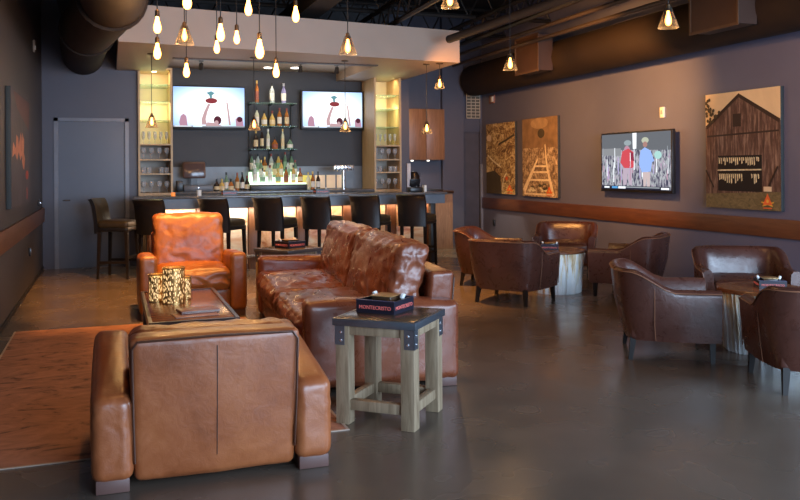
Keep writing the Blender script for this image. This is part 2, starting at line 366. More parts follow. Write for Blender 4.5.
struct(MB().bb(.92, 4.1, 13.725, 13.745, 1.10, 1.48).build('trim_15', plain('slate_splash', (.12, .13, .15), .35)))
side = thing('side_counter', 'low wooden unit with dark top beyond the right end of the bar', 'counter')
MB().bb(4.99, 5.78, 13.7, 14.28, 0, .98).build('cabinet_body', wood('light_unit_wood', (.20, .10, .05), (.34, .19, .10), (12, 12, 1.5), .5), side)
MB().bb(4.985, 5.79, 13.66, 14.29, .98, 1.03, .004).build('countertop', M_darkrim, side)
MB().bb(5.37, 5.376, 13.69, 13.70, .05, .93).build('door_seam', M_darkrim, side)
# tall display cabinets
def cabinet(name, label, xa, xb, glass, woodz):
    c = thing(name, label, 'cabinet', ((xa+xb)/2, 13.3, 0)); w = (xb-xa)/2; y0, y1 = -.3, .4; top = ZS+.05
    f = MB(); t = .03
    f.bb(-w, -w+t, y0, y1, 0, top).bb(w-t, w, y0, y1, 0, top).bb(-w+t, w-t, y0, y1, 1.04, 1.09).bb(-w+t, w-t, y0, y1, top-.03, top).bb(-w+t, w-t, y0+.01, y1, 0, 1.04)
    f.build('frame', M_shelf, c)
    MB().bb(-w+t, w-t, y1-.02, y1-.001, woodz[0], top-.03).build('back_panel', M_shelf_in, c)
    MB().bb(-w+t, w-t, y1-.02, y1-.001, 1.09, woodz[0]).build('back_panel', M_shelf_in2, c)
    for z in woodz: MB().bb(-w+t, w-t, y0+.01, y1-.02, z-.022, z).build('wooden_shelf', M_shelf, c)
    for z in glass: MB().bb(-w+t, w-t, y0+.03, y1-.02, z-.01, z).build('glass_shelf', M_shelfglass, c)
    MB().lathe([(0, 0), (.035, 0), (.035, -.006), (0, -.006)], (0, 0, top-.03), 12).build('downlight', emis('warm_diode', (1, .75, .4), 12), c)
    area('cabinet_light', ((xa+xb)/2, 13.22, top-.05), ((xa+xb)/2, 13.5, 1.5), (xb-xa)*.7, .2, 4.5, (1, .74, .42))
    area('cabinet_fill_low', ((xa+xb)/2, 13.10, 2.45), ((xa+xb)/2, 13.6, 1.9), (xb-xa)*.7, .05, 7, (1, .74, .42))  # added unseen fill so the whole lining looks lit
    return c
cabinet('display_cabinet', 'tall maple glassware cabinet lit yellow, left of the bar televisions', .40, .90, (2.73, 2.47, 2.19), (1.83, 1.60, 1.385))
cabinet('display_cabinet', 'tall maple glassware cabinet lit yellow, right of the bar televisions', 4.10, 4.57, (2.65, 2.42, 2.12), (1.82, 1.59, 1.38))
# glassware
def gl_profile(kind):
    if kind == 'flute': return [(0, 0), (.028, .002), (.004, .012), (.004, .06), (.022, .09), (.026, .15), (.022, .19), (.020, .19), (.024, .15), (.019, .09), (0, .07)]
    if kind == 'tumbler': return [(0, 0), (.034, 0), (.040, .09), (.037, .09), (.031, .01), (0, .01)]
    return [(0, 0), (.034, .002), (.005, .01), (.005, .07), (.036, .10), (.042, .14), (.034, .175), (.032, .175), (.039, .14), (.033, .102), (0, .08)]
gm = {}
M_gw = glassy('frosted_drinking_glass', (.8, .8, .8), .22, .1, .4)
def glassware(kind, x, y, z, label, group, sc=1):
    nm = {'flute': 'champagne_flute', 'tumbler': 'tumbler', 'goblet': 'wine_glass'}[kind]
    if kind not in gm:
        o = MB().lathe(gl_profile(kind), seg=12).build(nm, M_gw); gm[kind] = o
    else:
        o = gm[kind].copy(); COL.objects.link(o)
    o.location = (x, y, z); o.scale = (sc, sc, sc); tag(o, label, 'glass', group); return o
ORD = ['leftmost', 'second from left', 'third from left', 'fourth from left', 'fifth from left', 'sixth from left', 'seventh from left', 'eighth from left', 'ninth from left', 'tenth from left']
for cx, side_, zs in ((.65, 'left', (1.83, 1.60, 1.385, 1.09)), (4.335, 'right', (1.82, 1.59, 1.38, 1.09))):
    rows = (('flute', 5, zs[0], 'lit upper'), ('goblet', 4, zs[1], 'upper wooden'), ('tumbler', 4, zs[2], 'middle wooden'), ('goblet', 4, zs[3], 'bottom wooden'))
    for kind, n, z, sh in rows:
        for k in range(n):
            x = cx-.17+.34*k/(n-1)
            if n == 4 and kind != 'goblet': x = cx+(-.17, -.09, .09, .17)[k]
            glassware(kind, x, 13.15, z, '%s %s on the %s shelf of the %s display cabinet' % (ORD[k], {'flute': 'champagne flute', 'goblet': 'stemmed glass', 'tumbler': 'clear tumbler'}[kind], sh, side_), 'glasses in the %s cabinet' % side_)
# ---- liquor display
ls = thing('liquor_display', 'lit tiered liquor stand with floating glass shelves between the two bar televisions', 'shelf')
MB().bb(2.10, 3.0, 13.14, 13.70, 1.10, 1.19, .004).build('base_step', M_black, ls)
M_led = emis('greenish_white_diode', (.75, 1, .72), 1.6)
MB().bb(2.11, 2.99, 13.15, 13.34, 1.19, 1.215).build('light_step', M_led, ls)
MB().bb(2.13, 2.97, 13.34, 13.52, 1.19, 1.30).build('light_step', M_led, ls)
MB().bb(2.15, 2.95, 13.52, 13.70, 1.19, 1.39).build('light_step', M_led, ls)
for z, a_, b_ in ((1.765, 2.14, 2.90), (2.14, 2.14, 2.90), (2.515, 2.14, 2.90)):
    s_ = MB().bb(a_, b_, 13.40, 13.70, z-.012, z).build('glass_shelf', M_shelfglass, ls)
for x in (2.17, 2.50, 2.87): MB().bb(x-.008, x+.008, 13.70, 13.735, 1.4, 2.55).build('standard', M_steel_dark, ls)
for z in (1.765, 2.14, 2.515):
    for x in (2.17, 2.50, 2.87): MB().bb(x-.006, x+.006, 13.45, 13.70, z-.03, z-.0125).build('shelf_bracket', M_steel_dark, ls)
BG = {n: glassy('bottle_glass_'+n, c, al, .08) for n, c, al in (('clear', (.80, .88, .85), .45), ('green', (.22, .36, .24), .6), ('amber', (.42, .14, .03), .8), ('dark', (.03, .018, .015), .95), ('gold', (.75, .50, .15), .75), ('blue', (.38, .36, .62), .7), ('pale', (.85, .82, .60), .7))}
MC = {'red': plain('cap_red', (.25, .04, .03), .4), 'black': M_black, 'gold': plain('cap_gold', (.6, .4, .12), .35, .7), 'white': M_white, 'blue': plain('cap_blue', (.08, .1, .5), .4)}
ML = {'white': plain('label_white', (.75, .72, .65), .6), 'cream': plain('label_cream', (.7, .55, .33), .6), 'red': plain('label_red', (.28, .08, .05), .6), 'black': M_black, 'green': plain('label_green', (.25, .40, .28), .6)}
shapes = {  # radius, body height, neck height
    'tall': (.036, .19, .30), 'round': (.045, .13, .25), 'square': (.040, .16, .27), 'wine': (.037, .18, .31), 'squat': (.050, .10, .20), 'slim': (.028, .22, .33)}
bt = {}
def bottle(shape, glass, lab, cap, x, y, z, label, group, sc=1.0):
    key = (shape, glass, lab, cap); r, hb, ht = shapes[shape]
    if key in bt: o = copy_tree(bt[key])
    else:
        p = [(0, 0), (r*.95, 0), (r, .008), (r, hb*.9), (r*.8, hb*1.05), (r*.42, hb*1.05+(ht-hb)*.3), (.013, hb+(ht-hb)*.5), (.012, ht-.02), (0, ht-.02)]
        o = MB().lathe(p, seg=4 if shape == 'square' and False else 12).build({'wine': 'wine_bottle'}.get(shape, 'liquor_bottle'), BG[glass])
        MB().lathe([(r+.0012, hb*.22), (r+.0012, hb*.78)], seg=12).build('bottle_label', ML[lab], o)
        MB().lathe([(0, ht), (.0155, ht-.001), (.0155, ht-.045), (0, ht-.045)], seg=10).build('bottle_cap', MC[cap], o)
        bt[key] = o
    o.location = (x, y, z); o.scale = (sc,)*3; tag(o, label, 'bottle', group); return o
GL = {'clear': 'clear glass', 'green': 'green glass', 'amber': 'amber', 'dark': 'dark', 'gold': 'golden', 'blue': 'purplish blue', 'pale': 'pale cream'}
def brow(xs, y, z, kinds, where, sc=1.0):
    for k, (x, kd) in enumerate(zip(xs, kinds)):
        sh, g, lb, cp = kd
        bottle(sh, g, lb, cp, x, y, z, '%s bottle with %s label, %s %s' % (GL[g], lb, ORD[k], where), 'bottles '+where, sc)
brow((2.26, 2.51, 2.70), 13.5, 2.515, (('slim', 'amber', 'red', 'gold'), ('tall', 'clear', 'white', 'black'), ('tall', 'blue', 'white', 'white')), 'on the top glass shelf', 1.1)
brow((2.26, 2.38, 2.51, 2.63, 2.75), 13.5, 2.14, (('tall', 'pale', 'white', 'black'), ('round', 'gold', 'white', 'black'), ('round', 'gold', 'cream', 'red'), ('tall', 'amber', 'white', 'red'), ('tall', 'amber', 'cream', 'red')), 'on the second glass shelf')
brow((2.24, 2.34, 2.44, 2.55, 2.68, 2.80), 13.5, 1.765, (('tall', 'dark', 'cream', 'gold'), ('slim', 'dark', 'cream', 'black'), ('slim', 'pale', 'white', 'white'), ('squat', 'amber', 'red', 'black'), ('slim', 'pale', 'cream', 'gold'), ('squat', 'green', 'white', 'black')), 'on the lowest glass shelf')
brow((2.19, 2.29, 2.40, 2.51, 2.63, 2.74, 2.85), 13.61, 1.391, (('tall', 'green', 'white', 'black'), ('tall', 'clear', 'green', 'black'), ('round', 'amber', 'cream', 'gold'), ('tall', 'clear', 'white', 'red'), ('tall', 'gold', 'green', 'black'), ('slim', 'green', 'green', 'red'), ('tall', 'green', 'white', 'black')), 'on the back lit step')
brow((2.20, 2.31, 2.42, 2.53, 2.64, 2.75, 2.87), 13.43, 1.301, (('tall', 'clear', 'green', 'white'), ('tall', 'green', 'white', 'gold'), ('round', 'clear', 'cream', 'black'), ('tall', 'green', 'cream', 'black'), ('tall', 'gold', 'white', 'red'), ('tall', 'clear', 'green', 'black'), ('tall', 'green', 'white', 'red')), 'on the middle lit step', .95)
brow((2.18, 2.30, 2.42, 2.55, 2.68, 2.80, 2.91), 13.24, 1.216, (('tall', 'clear', 'white', 'white'), ('round', 'clear', 'green', 'black'), ('tall', 'clear', 'white', 'red'), ('round', 'gold', 'green', 'gold'), ('square', 'amber', 'red', 'black'), ('tall', 'gold', 'white', 'black'), ('round', 'amber', 'cream', 'red')), 'on the front lit step', .95)
brow((1.58, 1.66, 1.73, 1.80, 1.90, 1.98, 2.055), 13.25, 1.10, (('squat', 'dark', 'cream', 'black'), ('squat', 'gold', 'cream', 'gold'), ('wine', 'green', 'white', 'black'), ('squat', 'amber', 'cream', 'black'), ('tall', 'amber', 'cream', 'red'), ('wine', 'dark', 'white', 'black'), ('round', 'dark', 'cream', 'red')), 'on the counter left of liquor stand', .95)
brow((3.045, 3.12, 3.21), 13.25, 1.10, (('tall', 'pale', 'cream', 'gold'), ('wine', 'amber', 'white', 'gold'), ('wine', 'dark', 'white', 'black')), 'on the counter right of liquor stand', .95)
M_cream = plain('cream_card', (.75, .55, .38), .6, emit=(1, .7, .45), es=.25)  # cards with a faint glow painted in for the light they reflect
for k, (xa, xb, lb) in enumerate(((2.99, 3.21, 'yellow lit panel behind the wine bottles'), (3.27, 3.44, 'cream lit panel just left of the beer tap, the wider one'), (3.47, 3.62, 'cream lit panel directly behind the beer tap column'), (3.65, 3.79, 'slanted cream lit panel right of the beer tap'))):
    m_ = plain('yellow_panel', (.75, .62, .15), .6, emit=(1, .8, .2), es=.25) if k == 0 else M_cream
    tag(MB().bb(xa, xb, 13.70, 13.722, 1.11, 1.33, .003).build('glowing_panel', m_), lb, 'panel', 'lit panels on the back bar')
# beer tower
bt_ = thing('beer_tower', 'brushed steel T shaped beer tap tower on the back counter', 'beer tap', (3.61, 13.15, 1.10))
MB().lathe([(0, 0), (.055, 0), (.055, .015), (.032, .02), (.032, .32), (0, .32)], seg=14).build('column', M_chrome, bt_)
MB().box((0, 0, .355), (.34, .09, .09), .012).build('crossbar', M_chrome, bt_)
for k in range(5):
    x = -.13+.065*k
    MB().tube([(x, -.04, .35), (x, -.075, .34), (x, -.08, .30)], .009, 6).build('faucet', M_chrome, bt_)
    MB().tube([(x, -.055, .35), (x, -.06, .385)], [.008, .011], 6).build('tap_handle', M_white, bt_)
# POS screen and register
ps = thing('register_screen', 'brown backed touch screen standing on the back counter by the register', 'screen', (1.24, 13.3, 1.10))
MB().box((0, 0, .33), (.35, .05, .26), .025, Matrix.Rotation(radians(-8), 4, 'X')).build('screen_back', plain('screen_shell', (.10, .045, .03), .3), ps)
MB().box((0, -.031, .33), (.29, .008, .20), .002, Matrix.Rotation(radians(-8), 4, 'X')).build('display', plain('screen_glass', (.09, .055, .05), .15), ps)
MB().bb(-.10, .10, -.08, .10, 0, .03).bb(-.05, .05, -.01, .05, .03, .22).build('stand', M_black, ps)
rg = thing('cash_register', 'grey cash register with printer on the back counter', 'register', (1.28, 13.1, 1.10))
MB().bb(-.22, .22, -.08, .10, 0, .10, .01).build('drawer_box', plain('register_grey', (.10, .11, .13), .4), rg)
MB().bb(-.33, -.23, -.08, .08, 0, .17, .01).build('printer', M_black, rg)
MB().lathe([(0, 0), (.008, 0), (.008, -.012), (0, -.012)], (0, -.08, .06), 8, Matrix.Rotation(-pi/2, 4, 'X')).build('lock', M_chrome, rg)
# items on the bar top
tag(MB().lathe([(0, 0), (.03, 0), (.034, .08), (.03, .08), (.027, .008), (0, .008)], (1.18, 11.95, 1.07), 12).build('white_cup', M_white), 'white cup standing on the bar top before the register', 'cup')
tag(MB().lathe([(0, 0), (.028, 0), (.03, .05), (0, .05)], (.83, 12.0, 1.07), 12).build('candle_glass', plain('orange_votive', (.7, .15, .03), .3, emit=(1, .3, .05), es=.6)), 'small orange candle glass on the left end of the bar top', 'candle')
# POS at right end of bar
pr = thing('bar_terminal', 'small black terminal with screen on the right end of the bar', 'terminal', (4.47, 12.1, 1.07))
MB().bb(-.10, .10, -.08, .08, 0, .07, .008).build('terminal_base', M_black, pr)
MB().box((0, 0, .14), (.17, .03, .12), .01, Matrix.Rotation(.3, 4, 'X')).build('terminal_screen', M_black, pr)
tag(MB().bb(4.60, 4.64, 12.03, 12.13, 1.07, 1.17, .003).build('napkin_holder', M_white), 'white napkin holder beside the black bar terminal', 'napkin holder')
cm = thing('coffee_urn', 'black rounded coffee urn on the side counter', 'coffee maker', (5.12, 13.9, 1.03))
MB().lathe([(0, 0), (.09, 0), (.09, .02), (.10, .05), (.10, .27), (.06, .34), (0, .35)], seg=16).build('urn_body', M_black, cm)
MB().tube([(0, -.10, .08), (0, -.14, .08)], .01, 6).build('spout', M_chrome, cm)
tag(MB().bb(5.3, 5.62, 13.75, 14.0, 1.03, 1.055, .004).build('serving_tray', M_black), 'flat black tray on the side counter', 'tray')
struct(MB().bb(4.92, 4.985, 13.70, 13.752, .98, 1.52).build('trim_14', plain('pale_corner_guard', (.5, .55, .62), .4)))
wc = thing('wall_cabinet', 'walnut wall cabinet hung right of the bar', 'cabinet', (5.37, 14.1, 1.58))
MB().bb(-.36, .36, -.16, .2, 0, .92).build('cabinet_body', wood('walnut', (.10, .045, .02), (.19, .09, .045), (14, 14, 1.2), .4), wc)
MB().bb(-.355, -.004, -.175, -.16, .005, .915, .002).build('door', wood('walnut_door', (.17, .085, .04), (.28, .15, .08), (14, 14, 1.2), .4), wc)
MB().bb(.004, .355, -.175, -.16, .005, .915, .002).build('door', bpy.data.materials['walnut_door'], wc)
for x in (-.24, .07):
    MB().lathe([(0, 0), (.025, 0), (.025, -.02), (0, -.02)], (x, -.08, 0), 10).build('puck_light', emis('puck', (1, .95, .85), 2.5), wc)
    spot('cabinet_puck_light', (5.37+x, 14.02, 1.54), (5.37+x, 14.12, 0), 2.5, (1, .85, .7), 120)
# lights of the tray ceiling
for i, (x, y) in enumerate(((2.41, 13.3), (2.83, 13.2))):
    tag(MB().lathe([(0, 0), (.06, 0), (.065, -.008), (0, -.008)], (x, y, 3.07), 16).build('recessed_light', emis('downlight_%d' % i, (1, .92, .8), 9)), '%s round recessed light over the liquor stand' % ('left', 'right')[i], 'ceiling light', 'recessed lights')
    spot('downlight_beam', (x, y, 3.04), (x, y+.15, 0), 14, (1, .85, .65), 95)
th0 = None
for i, (x, y) in enumerate(((1.30, 12.7), (2.79, 12.6), (3.37, 12.6))):
    if th0 is None:
        t = thing('track_light', '', 'track light'); th0 = t
        MB().bb(-.03, .03, -.05, .05, -.02, 0).build('mount', M_black, t)
        MB().tube([(0, 0, -.02), (0, 0, -.06)], .008, 6).build('stem', M_black, t)
        MB().lathe([(0, 0), (.03, 0), (.04, -.09), (.034, -.09), (0, -.03)], (0, 0, -.05), 12, Matrix.Rotation(.6, 4, 'X')).build('lamp_head', M_black, t)
    else: t = copy_tree(th0)
    tag(t, '%s black spotlight under the recessed ceiling above the bar' % ('left', 'middle', 'right')[i], 'track light', 'bar spotlights', None, (x, y, 3.07))
area('tray_wash', (2.2, 12.0, 3.01), (2.4, 13.3, 1.6), 2.2, .15, 6, (1, .80, .58))
# ================================================================== TELEVISIONS
def tv(label, loc, rz, w, h, screen, tilt=0):
    t = thing('television', label, 'television', loc, rz)
    R = Matrix.Rotation(tilt, 4, 'X')
    def bx(m, c, d, bev=0): return m.box(R @ Vector(c), d, bev, R)
    bx(MB(), (0, 0, 0), (w, .05, h), .006).build('housing', M_black, t)
    bx(MB(), (0, .075, 0), (w*.35, .10, h*.4), .004).build('wall_mount', M_steel_dark, t)
    s = MB(); mats = []; names = {}
    def mi(m_):
        if m_.name not in names: names[m_.name] = len(mats); mats.append(m_)
        return names[m_.name]
    sw, sh = w-.05, h-.06
    k = 0
    for m_, pts in screen:
        s.mi = mi(m_); y = -.0262-.0002*k; k += 1
        s.poly([R @ Vector(((u-.5)*sw, y, (v-.5)*sh+.008)) for u, v in pts])
    s.build('screen', mats, t, smooth=False)
    return t
def ell(cx, cy, rx, ry, n=14, a0=0, a1=2*pi): return [(cx+rx*cos(a0+(a1-a0)*i/n), cy+ry*sin(a0+(a1-a0)*i/n)) for i in range(n)]
def strip(pts, w0, w1=None):
    w1 = w1 or w0; n = len(pts); out = []; back = []
    for i, p in enumerate(pts):
        q = pts[min(i+1, n-1)]; o = pts[max(i-1, 0)]; dx, dy = q[0]-o[0], q[1]-o[1]; l = sqrt(dx*dx+dy*dy) or 1; ww = (w0+(w1-w0)*i/(n-1))/2
        out.append((p[0]-dy/l*ww, p[1]+dx/l*ww)); back.append((p[0]+dy/l*ww, p[1]-dx/l*ww))
    return out+back[::-1]
def skymat():
    m = bpy.data.materials.new('screen_sky'); m.use_nodes = True; nt = m.node_tree; nt.nodes.clear()
    e = nt.nodes.new('ShaderNodeEmission'); o = nt.nodes.new('ShaderNodeOutputMaterial'); co = coords(nt, (1.3, 1, 2.2))
    g = nt.nodes.new('ShaderNodeTexGradient'); g.gradient_type = 'SPHERICAL'; L(nt, co, g.inputs[0])
    L(nt, ramp(nt, g.outputs[0], [(0, (.25, .42, .85)), (.25, (.5, .68, .95)), (.6, (1, 1, 1))]), e.inputs[0]); e.inputs[1].default_value = 1.25; L(nt, e.outputs[0], o.inputs[0]); return m
E_sky = skymat(); E_skin = emis('screen_skin', (.55, .36, .38), .9); E_red = emis('screen_red', (.30, .05, .06), .8); E_hair = emis('screen_hair', (.12, .03, .05), .7)
E_grey = emis('screen_grey', (.35, .38, .42), .8); E_pink = emis('screen_pink', (.55, .3, .4), .8); E_teal = emis('screen_teal', (.15, .35, .4), .8); E_wht = emis('screen_white', (.9, .95, 1), 1)
FULL = [(0, 0), (1, 0), (1, 1), (0, 1)]
scr = [(E_sky, FULL), (E_skin, strip([(.43, .06), (.42, .2), (.45, .38), (.50, .58)], .07, .035)), (E_skin, strip([(.79, .05), (.77, .35), (.75, .62)], .03, .02)),
       (emis('screen_pale', (.8, .75, .85), 1), ell(.745, .66, .018, .04)), (E_red, ell(.53, .66, .085, .07)), (E_teal, [(.46, .86), (.5, .80), (.51, .72), (.54, .72), (.54, .8), (.58, .85), (.53, .90)]),
       (E_hair, ell(.615, .17, .055, .11)), (E_skin, ell(.60, .11, .03, .06)), (E_pink, [(.09, 0), (.08, .12), (.10, .27), (.14, .33), (.18, .27), (.20, 0)]), (E_pink, [(.88, 0), (.87, .2), (.91, .27), (.97, .24), (.99, 0)]), (E_hair, ell(.93, .2, .04, .07)),
       (E_skin, [(.44, .02), (.47, .12), (.56, .11), (.70, .02)]), (E_grey, [(0, 0), (.27, 0), (.27, .035), (0, .035)]), (E_grey, [(.40, 0), (1, 0), (1, .03), (.40, .03)]), (E_wht, [(.02, .01), (.25, .01), (.25, .028), (.02, .028)])]
tv('wall mounted television left of the liquor stand showing a raised arm', (1.51, 13.6, 2.43), 0, 1.17, .70, scr)
tv('wall mounted television right of the liquor stand showing a raised arm', (3.55, 13.6, 2.42), 0, 1.08, .66, scr)
def crowdmat():
    m = bpy.data.materials.new('screen_crowd'); m.use_nodes = True; nt = m.node_tree; nt.nodes.clear()
    e = nt.nodes.new('ShaderNodeEmission'); o = nt.nodes.new('ShaderNodeOutputMaterial'); co = coords(nt, (16, 1, 7))
    n = nt.nodes.new('ShaderNodeTexNoise'); n.inputs['Scale'].default_value = 1.6; n.inputs['Detail'].default_value = 4; n.inputs['Distortion'].default_value = .6; L(nt, co, n.inputs[0])
    r = ramp(nt, n.outputs['Fac'], [(.36, (.05, .05, .10)), (.46, (.25, .24, .30)), (.55, (.55, .60, .62)), (.64, (.45, .30, .45)), (.72, (.75, .80, .85))])
    L(nt, r, e.inputs[0]); e.inputs[1].default_value = .75; L(nt, e.outputs[0], o.inputs[0]); return m
E_crowd = crowdmat(); e = emis
scrR = [(E_crowd, FULL), (e('scr_dkgrey', (.16, .17, .19), .8), [(0, .72), (1, .68), (1, 1), (0, 1)]), (e('scr_grey2', (.30, .31, .33), .8), [(.0, .62), (.3, .60), (.3, .74), (0, .74)]),
        (E_wht, [(.485, .72), (.535, .72), (.54, 1), (.48, 1)]), (E_pink, ell(.40, .70, .045, .08)), (e('scr_hat', (.35, .42, .45), .8), ell(.41, .83, .055, .05)),
        (e('scr_red', (.62, .08, .10), .9), [(.30, .48), (.33, .68), (.42, .73), (.50, .66), (.50, .40), (.44, .36), (.36, .38)]), (e('scr_dred', (.3, .04, .08), .8), [(.45, .68), (.50, .64), (.51, .50), (.46, .52)]),
        (e('scr_mauve', (.55, .45, .55), .8), [(.34, .38), (.48, .38), (.47, .08), (.43, .08), (.41, .30), (.39, .08), (.34, .08)]),
        (e('scr_hat2', (.55, .58, .45), .8), ell(.665, .86, .05, .055)), (e('scr_face', (.45, .25, .22), .8), ell(.665, .79, .032, .05)),
        (e('scr_blue', (.30, .45, .85), .95), [(.58, .44), (.60, .68), (.66, .74), (.74, .68), (.79, .50), (.76, .48), (.74, .32), (.62, .30)]),
        (e('scr_leg', (.62, .50, .50), .85), [(.63, .31), (.73, .31), (.73, .06), (.69, .06), (.685, .22), (.67, .06), (.64, .06)]), (e('scr_cyan', (.45, .75, .72), .8), ell(.84, .6, .05, .07)),
        (e('scr_bar', (.03, .03, .05), .8), [(0, 0), (1, 0), (1, .06), (0, .06)]), (E_wht, [(.05, .015), (.13, .015), (.13, .045), (.05, .045)]), (e('scr_bl', (.1, .35, .7), .9), [(.17, .012), (.26, .012), (.26, .05), (.17, .05)]), (E_wht, [(.27, .012), (.38, .012), (.38, .05), (.27, .05)]), (E_grey, [(.38, .03), (.86, .03), (.86, .05), (.38, .05)]), (E_wht, [(.88, .012), (.985, .012), (.985, .045), (.88, .045)])]
r7 = random.Random(11)
for _i in range(46):
    _x = r7.uniform(.02, .96); _h = r7.uniform(.1, .38); _y = r7.uniform(.10, .42)
    scrR.insert(r7.randint(3, 16), ((E_wht, E_pink, E_grey, e('scr_lav', (.5, .45, .75), .8))[_i % 4], [(_x, _y), (_x+.012, _y), (_x+.010, _y+_h), (_x+.002, _y+_h)]))
tv('television on the right wall showing figures in red and blue', (6.60, 9.38, 1.50), -pi/2, 1.58, .81, scrR)
area('tv_glow', (2.55, 13.4, 2.4), (2.5, 10, 1.6), 2.6, .5, 3, (.7, .85, 1))
# ================================================================== PICTURES
def picture(label, loc, rz, w, h, shapes_, bg, d=.045):
    p = thing('canvas_picture', label, 'picture', loc, rz)
    MB().box((0, 0, 0), (w, d, h), .003).build('canvas', plain('canvas_edge_dark', (.025, .03, .03), .7), p)
    s = MB(); mats = [bg]; names = {bg.name: 0}; s.poly([((u-.5)*w, -d/2-.001, (v-.5)*h) for u, v in FULL]); k = 1
    for m_, pts in shapes_:
        if m_.name not in names: names[m_.name] = len(mats); mats.append(m_)
        s.mi = names[m_.name]; y = -d/2-.001-.0002*k; k += 1
        s.poly([((u-.5)*w, y, (v-.5)*h) for u, v in pts])
    s.build('print', mats, p, smooth=False); return p
def printmat(name, stops, scale=(4, 1, 4), ns=2.5, dist=1.0):
    m, nt, b = nodes_mat(name); L(nt, ramp(nt, nz(nt, coords(nt, scale), ns, 7, .7, dist), stops), b.inputs['Base Color']); b.inputs['Roughness'].default_value = .6; return m
P_sky = printmat('print_sepia_sky', [(.3, (.70, .54, .32)), (.7, (.85, .68, .42))], (1, 1, 1), 1)
P_barn = printmat('print_barn_boards', [(.35, (.05, .024, .018)), (.5, (.12, .062, .045)), (.63, (.30, .20, .15))], (26, 1, 3), 1.2, .2)
P_roof = plain('print_roof', (.035, .018, .012), .6); P_dark = plain('print_black', (.012, .007, .006), .7)
P_grass = printmat('print_grass', [(.35, (.10, .08, .035)), (.65, (.24, .18, .085))], (8, 1, 14), 2)
P_leafw = plain('print_leaf', (.80, .66, .42), .7, var=.4, scale=30); P_tree = plain('print_tree', (.07, .055, .03), .7); P_or = plain('print_orange', (.75, .14, .03), .6); P_ye = plain('print_yellow', (.75, .45, .06), .6); P_cr = plain('print_cream', (.75, .6, .4), .6)
def emblem(cx, cy, s, asp):
    q = lambda pts: [(cx+x*s, cy+y*s*asp) for x, y in pts]
    return [(P_ye, q(strip([(-1.1, -.25), (.9, -.75)], .16))), (P_ye, q(strip([(1.1, -.25), (-.9, -.75)], .16))), (P_or, q([(-.85, -.6), (0, .85), (.85, -.6)])), (P_ye, q(ell(0, -.12, .22, .22))), (P_or, q([(-.75, -1.1), (.75, -1.1), (.75, -.95), (-.75, -.95)]))]
rr = random.Random(3)
bn = [(P_grass, [(0, 0), (1, 0), (1, .17), (0, .15)]), (P_barn, [(0, .12), (1, .155), (1, .73), (.47, .965), (0, .71)]),
      (P_roof, strip([(-.0+.01, .705), (.47, .965), (.99, .725)], .035)), (P_roof, [(.02, .635), (.98, .655), (.98, .64), (.02, .62)]), (P_roof, [(.39, .70), (.50, .70), (.50, .81), (.39, .81)]), (P_dark, [(.18, .15), (.77, .15), (.77, .455), (.18, .455)])]
for r_, (v0, v1) in enumerate(((.37, .44), (.22, .30))):
    for i in range(20):
        if r_ == 1 and .50 < .19+.028*i < .63: continue
        x = .19+.028*i+rr.uniform(-.005, .005); a_ = rr.uniform(.35, 1)
        bn.append((P_leafw, [(x, v1), (x+.018, v1-.005), (x+.021, v1-(v1-v0)*a_), (x+.006, v1-(v1-v0)*a_-.008)]))
bn += [(P_leafw, [(.18, .335), (.77, .34), (.77, .328), (.18, .323)]), (P_roof, strip([(.01, .33), (.12, .18)], .02)), (P_roof, strip([(.97, .36), (.86, .2)], .02))]
for i in range(26):
    cx, cy = rr.uniform(.0, .13), rr.uniform(.75, .95)
    if cx > .07 and cy > .87: continue
    bn.append((P_tree, ell(max(.02, cx), cy, .018, .016, 7)))
bn += [(P_tree, ell(.16, .80, .03, .02, 8)), (P_tree, ell(.21, .835, .02, .015, 8)), (P_cr, [(.80, .155), (.90, .155), (.90, .195), (.80, .195)])]+emblem(.85, .085, .07, .9)
picture('large sepia canvas of a peaked barn with drying leaves, rightmost on the wall', (6.675, 7.49, 1.615), -pi/2, 1.16, 1.32, bn, P_sky)
P_field = printmat('print_field', [(.36, (.08, .035, .015)), (.46, (.28, .16, .06)), (.54, (.55, .40, .16)), (.66, (.85, .70, .40))], (3.2, 1, 4.5), 2.2, 1.6)
fld = [(P_cr, ell(.10, .80, .09, .05, 9)), (P_tree, strip([(.45, .70), (.7, .75), (.98, .82)], .03)), (P_leafw, strip([(.05, .55), (.3, .45), (.52, .38)], .025)), (P_tree, [(.0, 0), (.55, .0), (.5, .25), (.3, .33), (0, .3)]), (P_leafw, strip([(.55, .05), (.62, .22), (.72, .30)], .03)), (P_or, ell(.72, .22, .05, .03, 8))]+emblem(.82, .085, .13, .5)
picture('narrow golden canvas of tangled leaves, leftmost on the right wall', (6.675, 13.55, 1.60), -pi/2, 1.16, 1.28, fld, P_field)
P_plants = printmat('print_plants', [(.36, (.10, .055, .03)), (.47, (.26, .17, .09)), (.57, (.52, .38, .22)), (.70, (.85, .68, .45))], (4.5, 1, 4.5), 2.6, 1.0)
P_path = plain('print_path', (.85, .68, .42), .6, var=.2, scale=20)
pl = [(plain('print_haze', (.26, .16, .08), .6, var=.3), [(0, .62), (1, .62), (1, 1), (0, 1)]), (plain('print_haze2', (.38, .25, .13), .6, var=.3), ell(.5, .93, .25, .07)), (P_tree, ell(.55, .80, .1, .06)), (P_path, strip([(.04, .06), (.45, .48)], .09, .03)), (P_path, strip([(.88, .02), (.70, .40), (.66, .66)], .07, .02))]
for v_, xa, xb in ((.02, .04, .9), (.20, .2, .82), (.30, .3, .76), (.375, .38, .72)): pl.append((P_path, [(xa, v_), (xb, v_), (xb, v_+.025), (xa, v_+.025)]))
for i in range(26): pl.append(((P_tree, P_leafw, P_plants)[i % 3], ell(rr.uniform(.2, .75), rr.uniform(.07, .17), .05, .02, 7)))
pl += emblem(.78, .085, .10, .6)
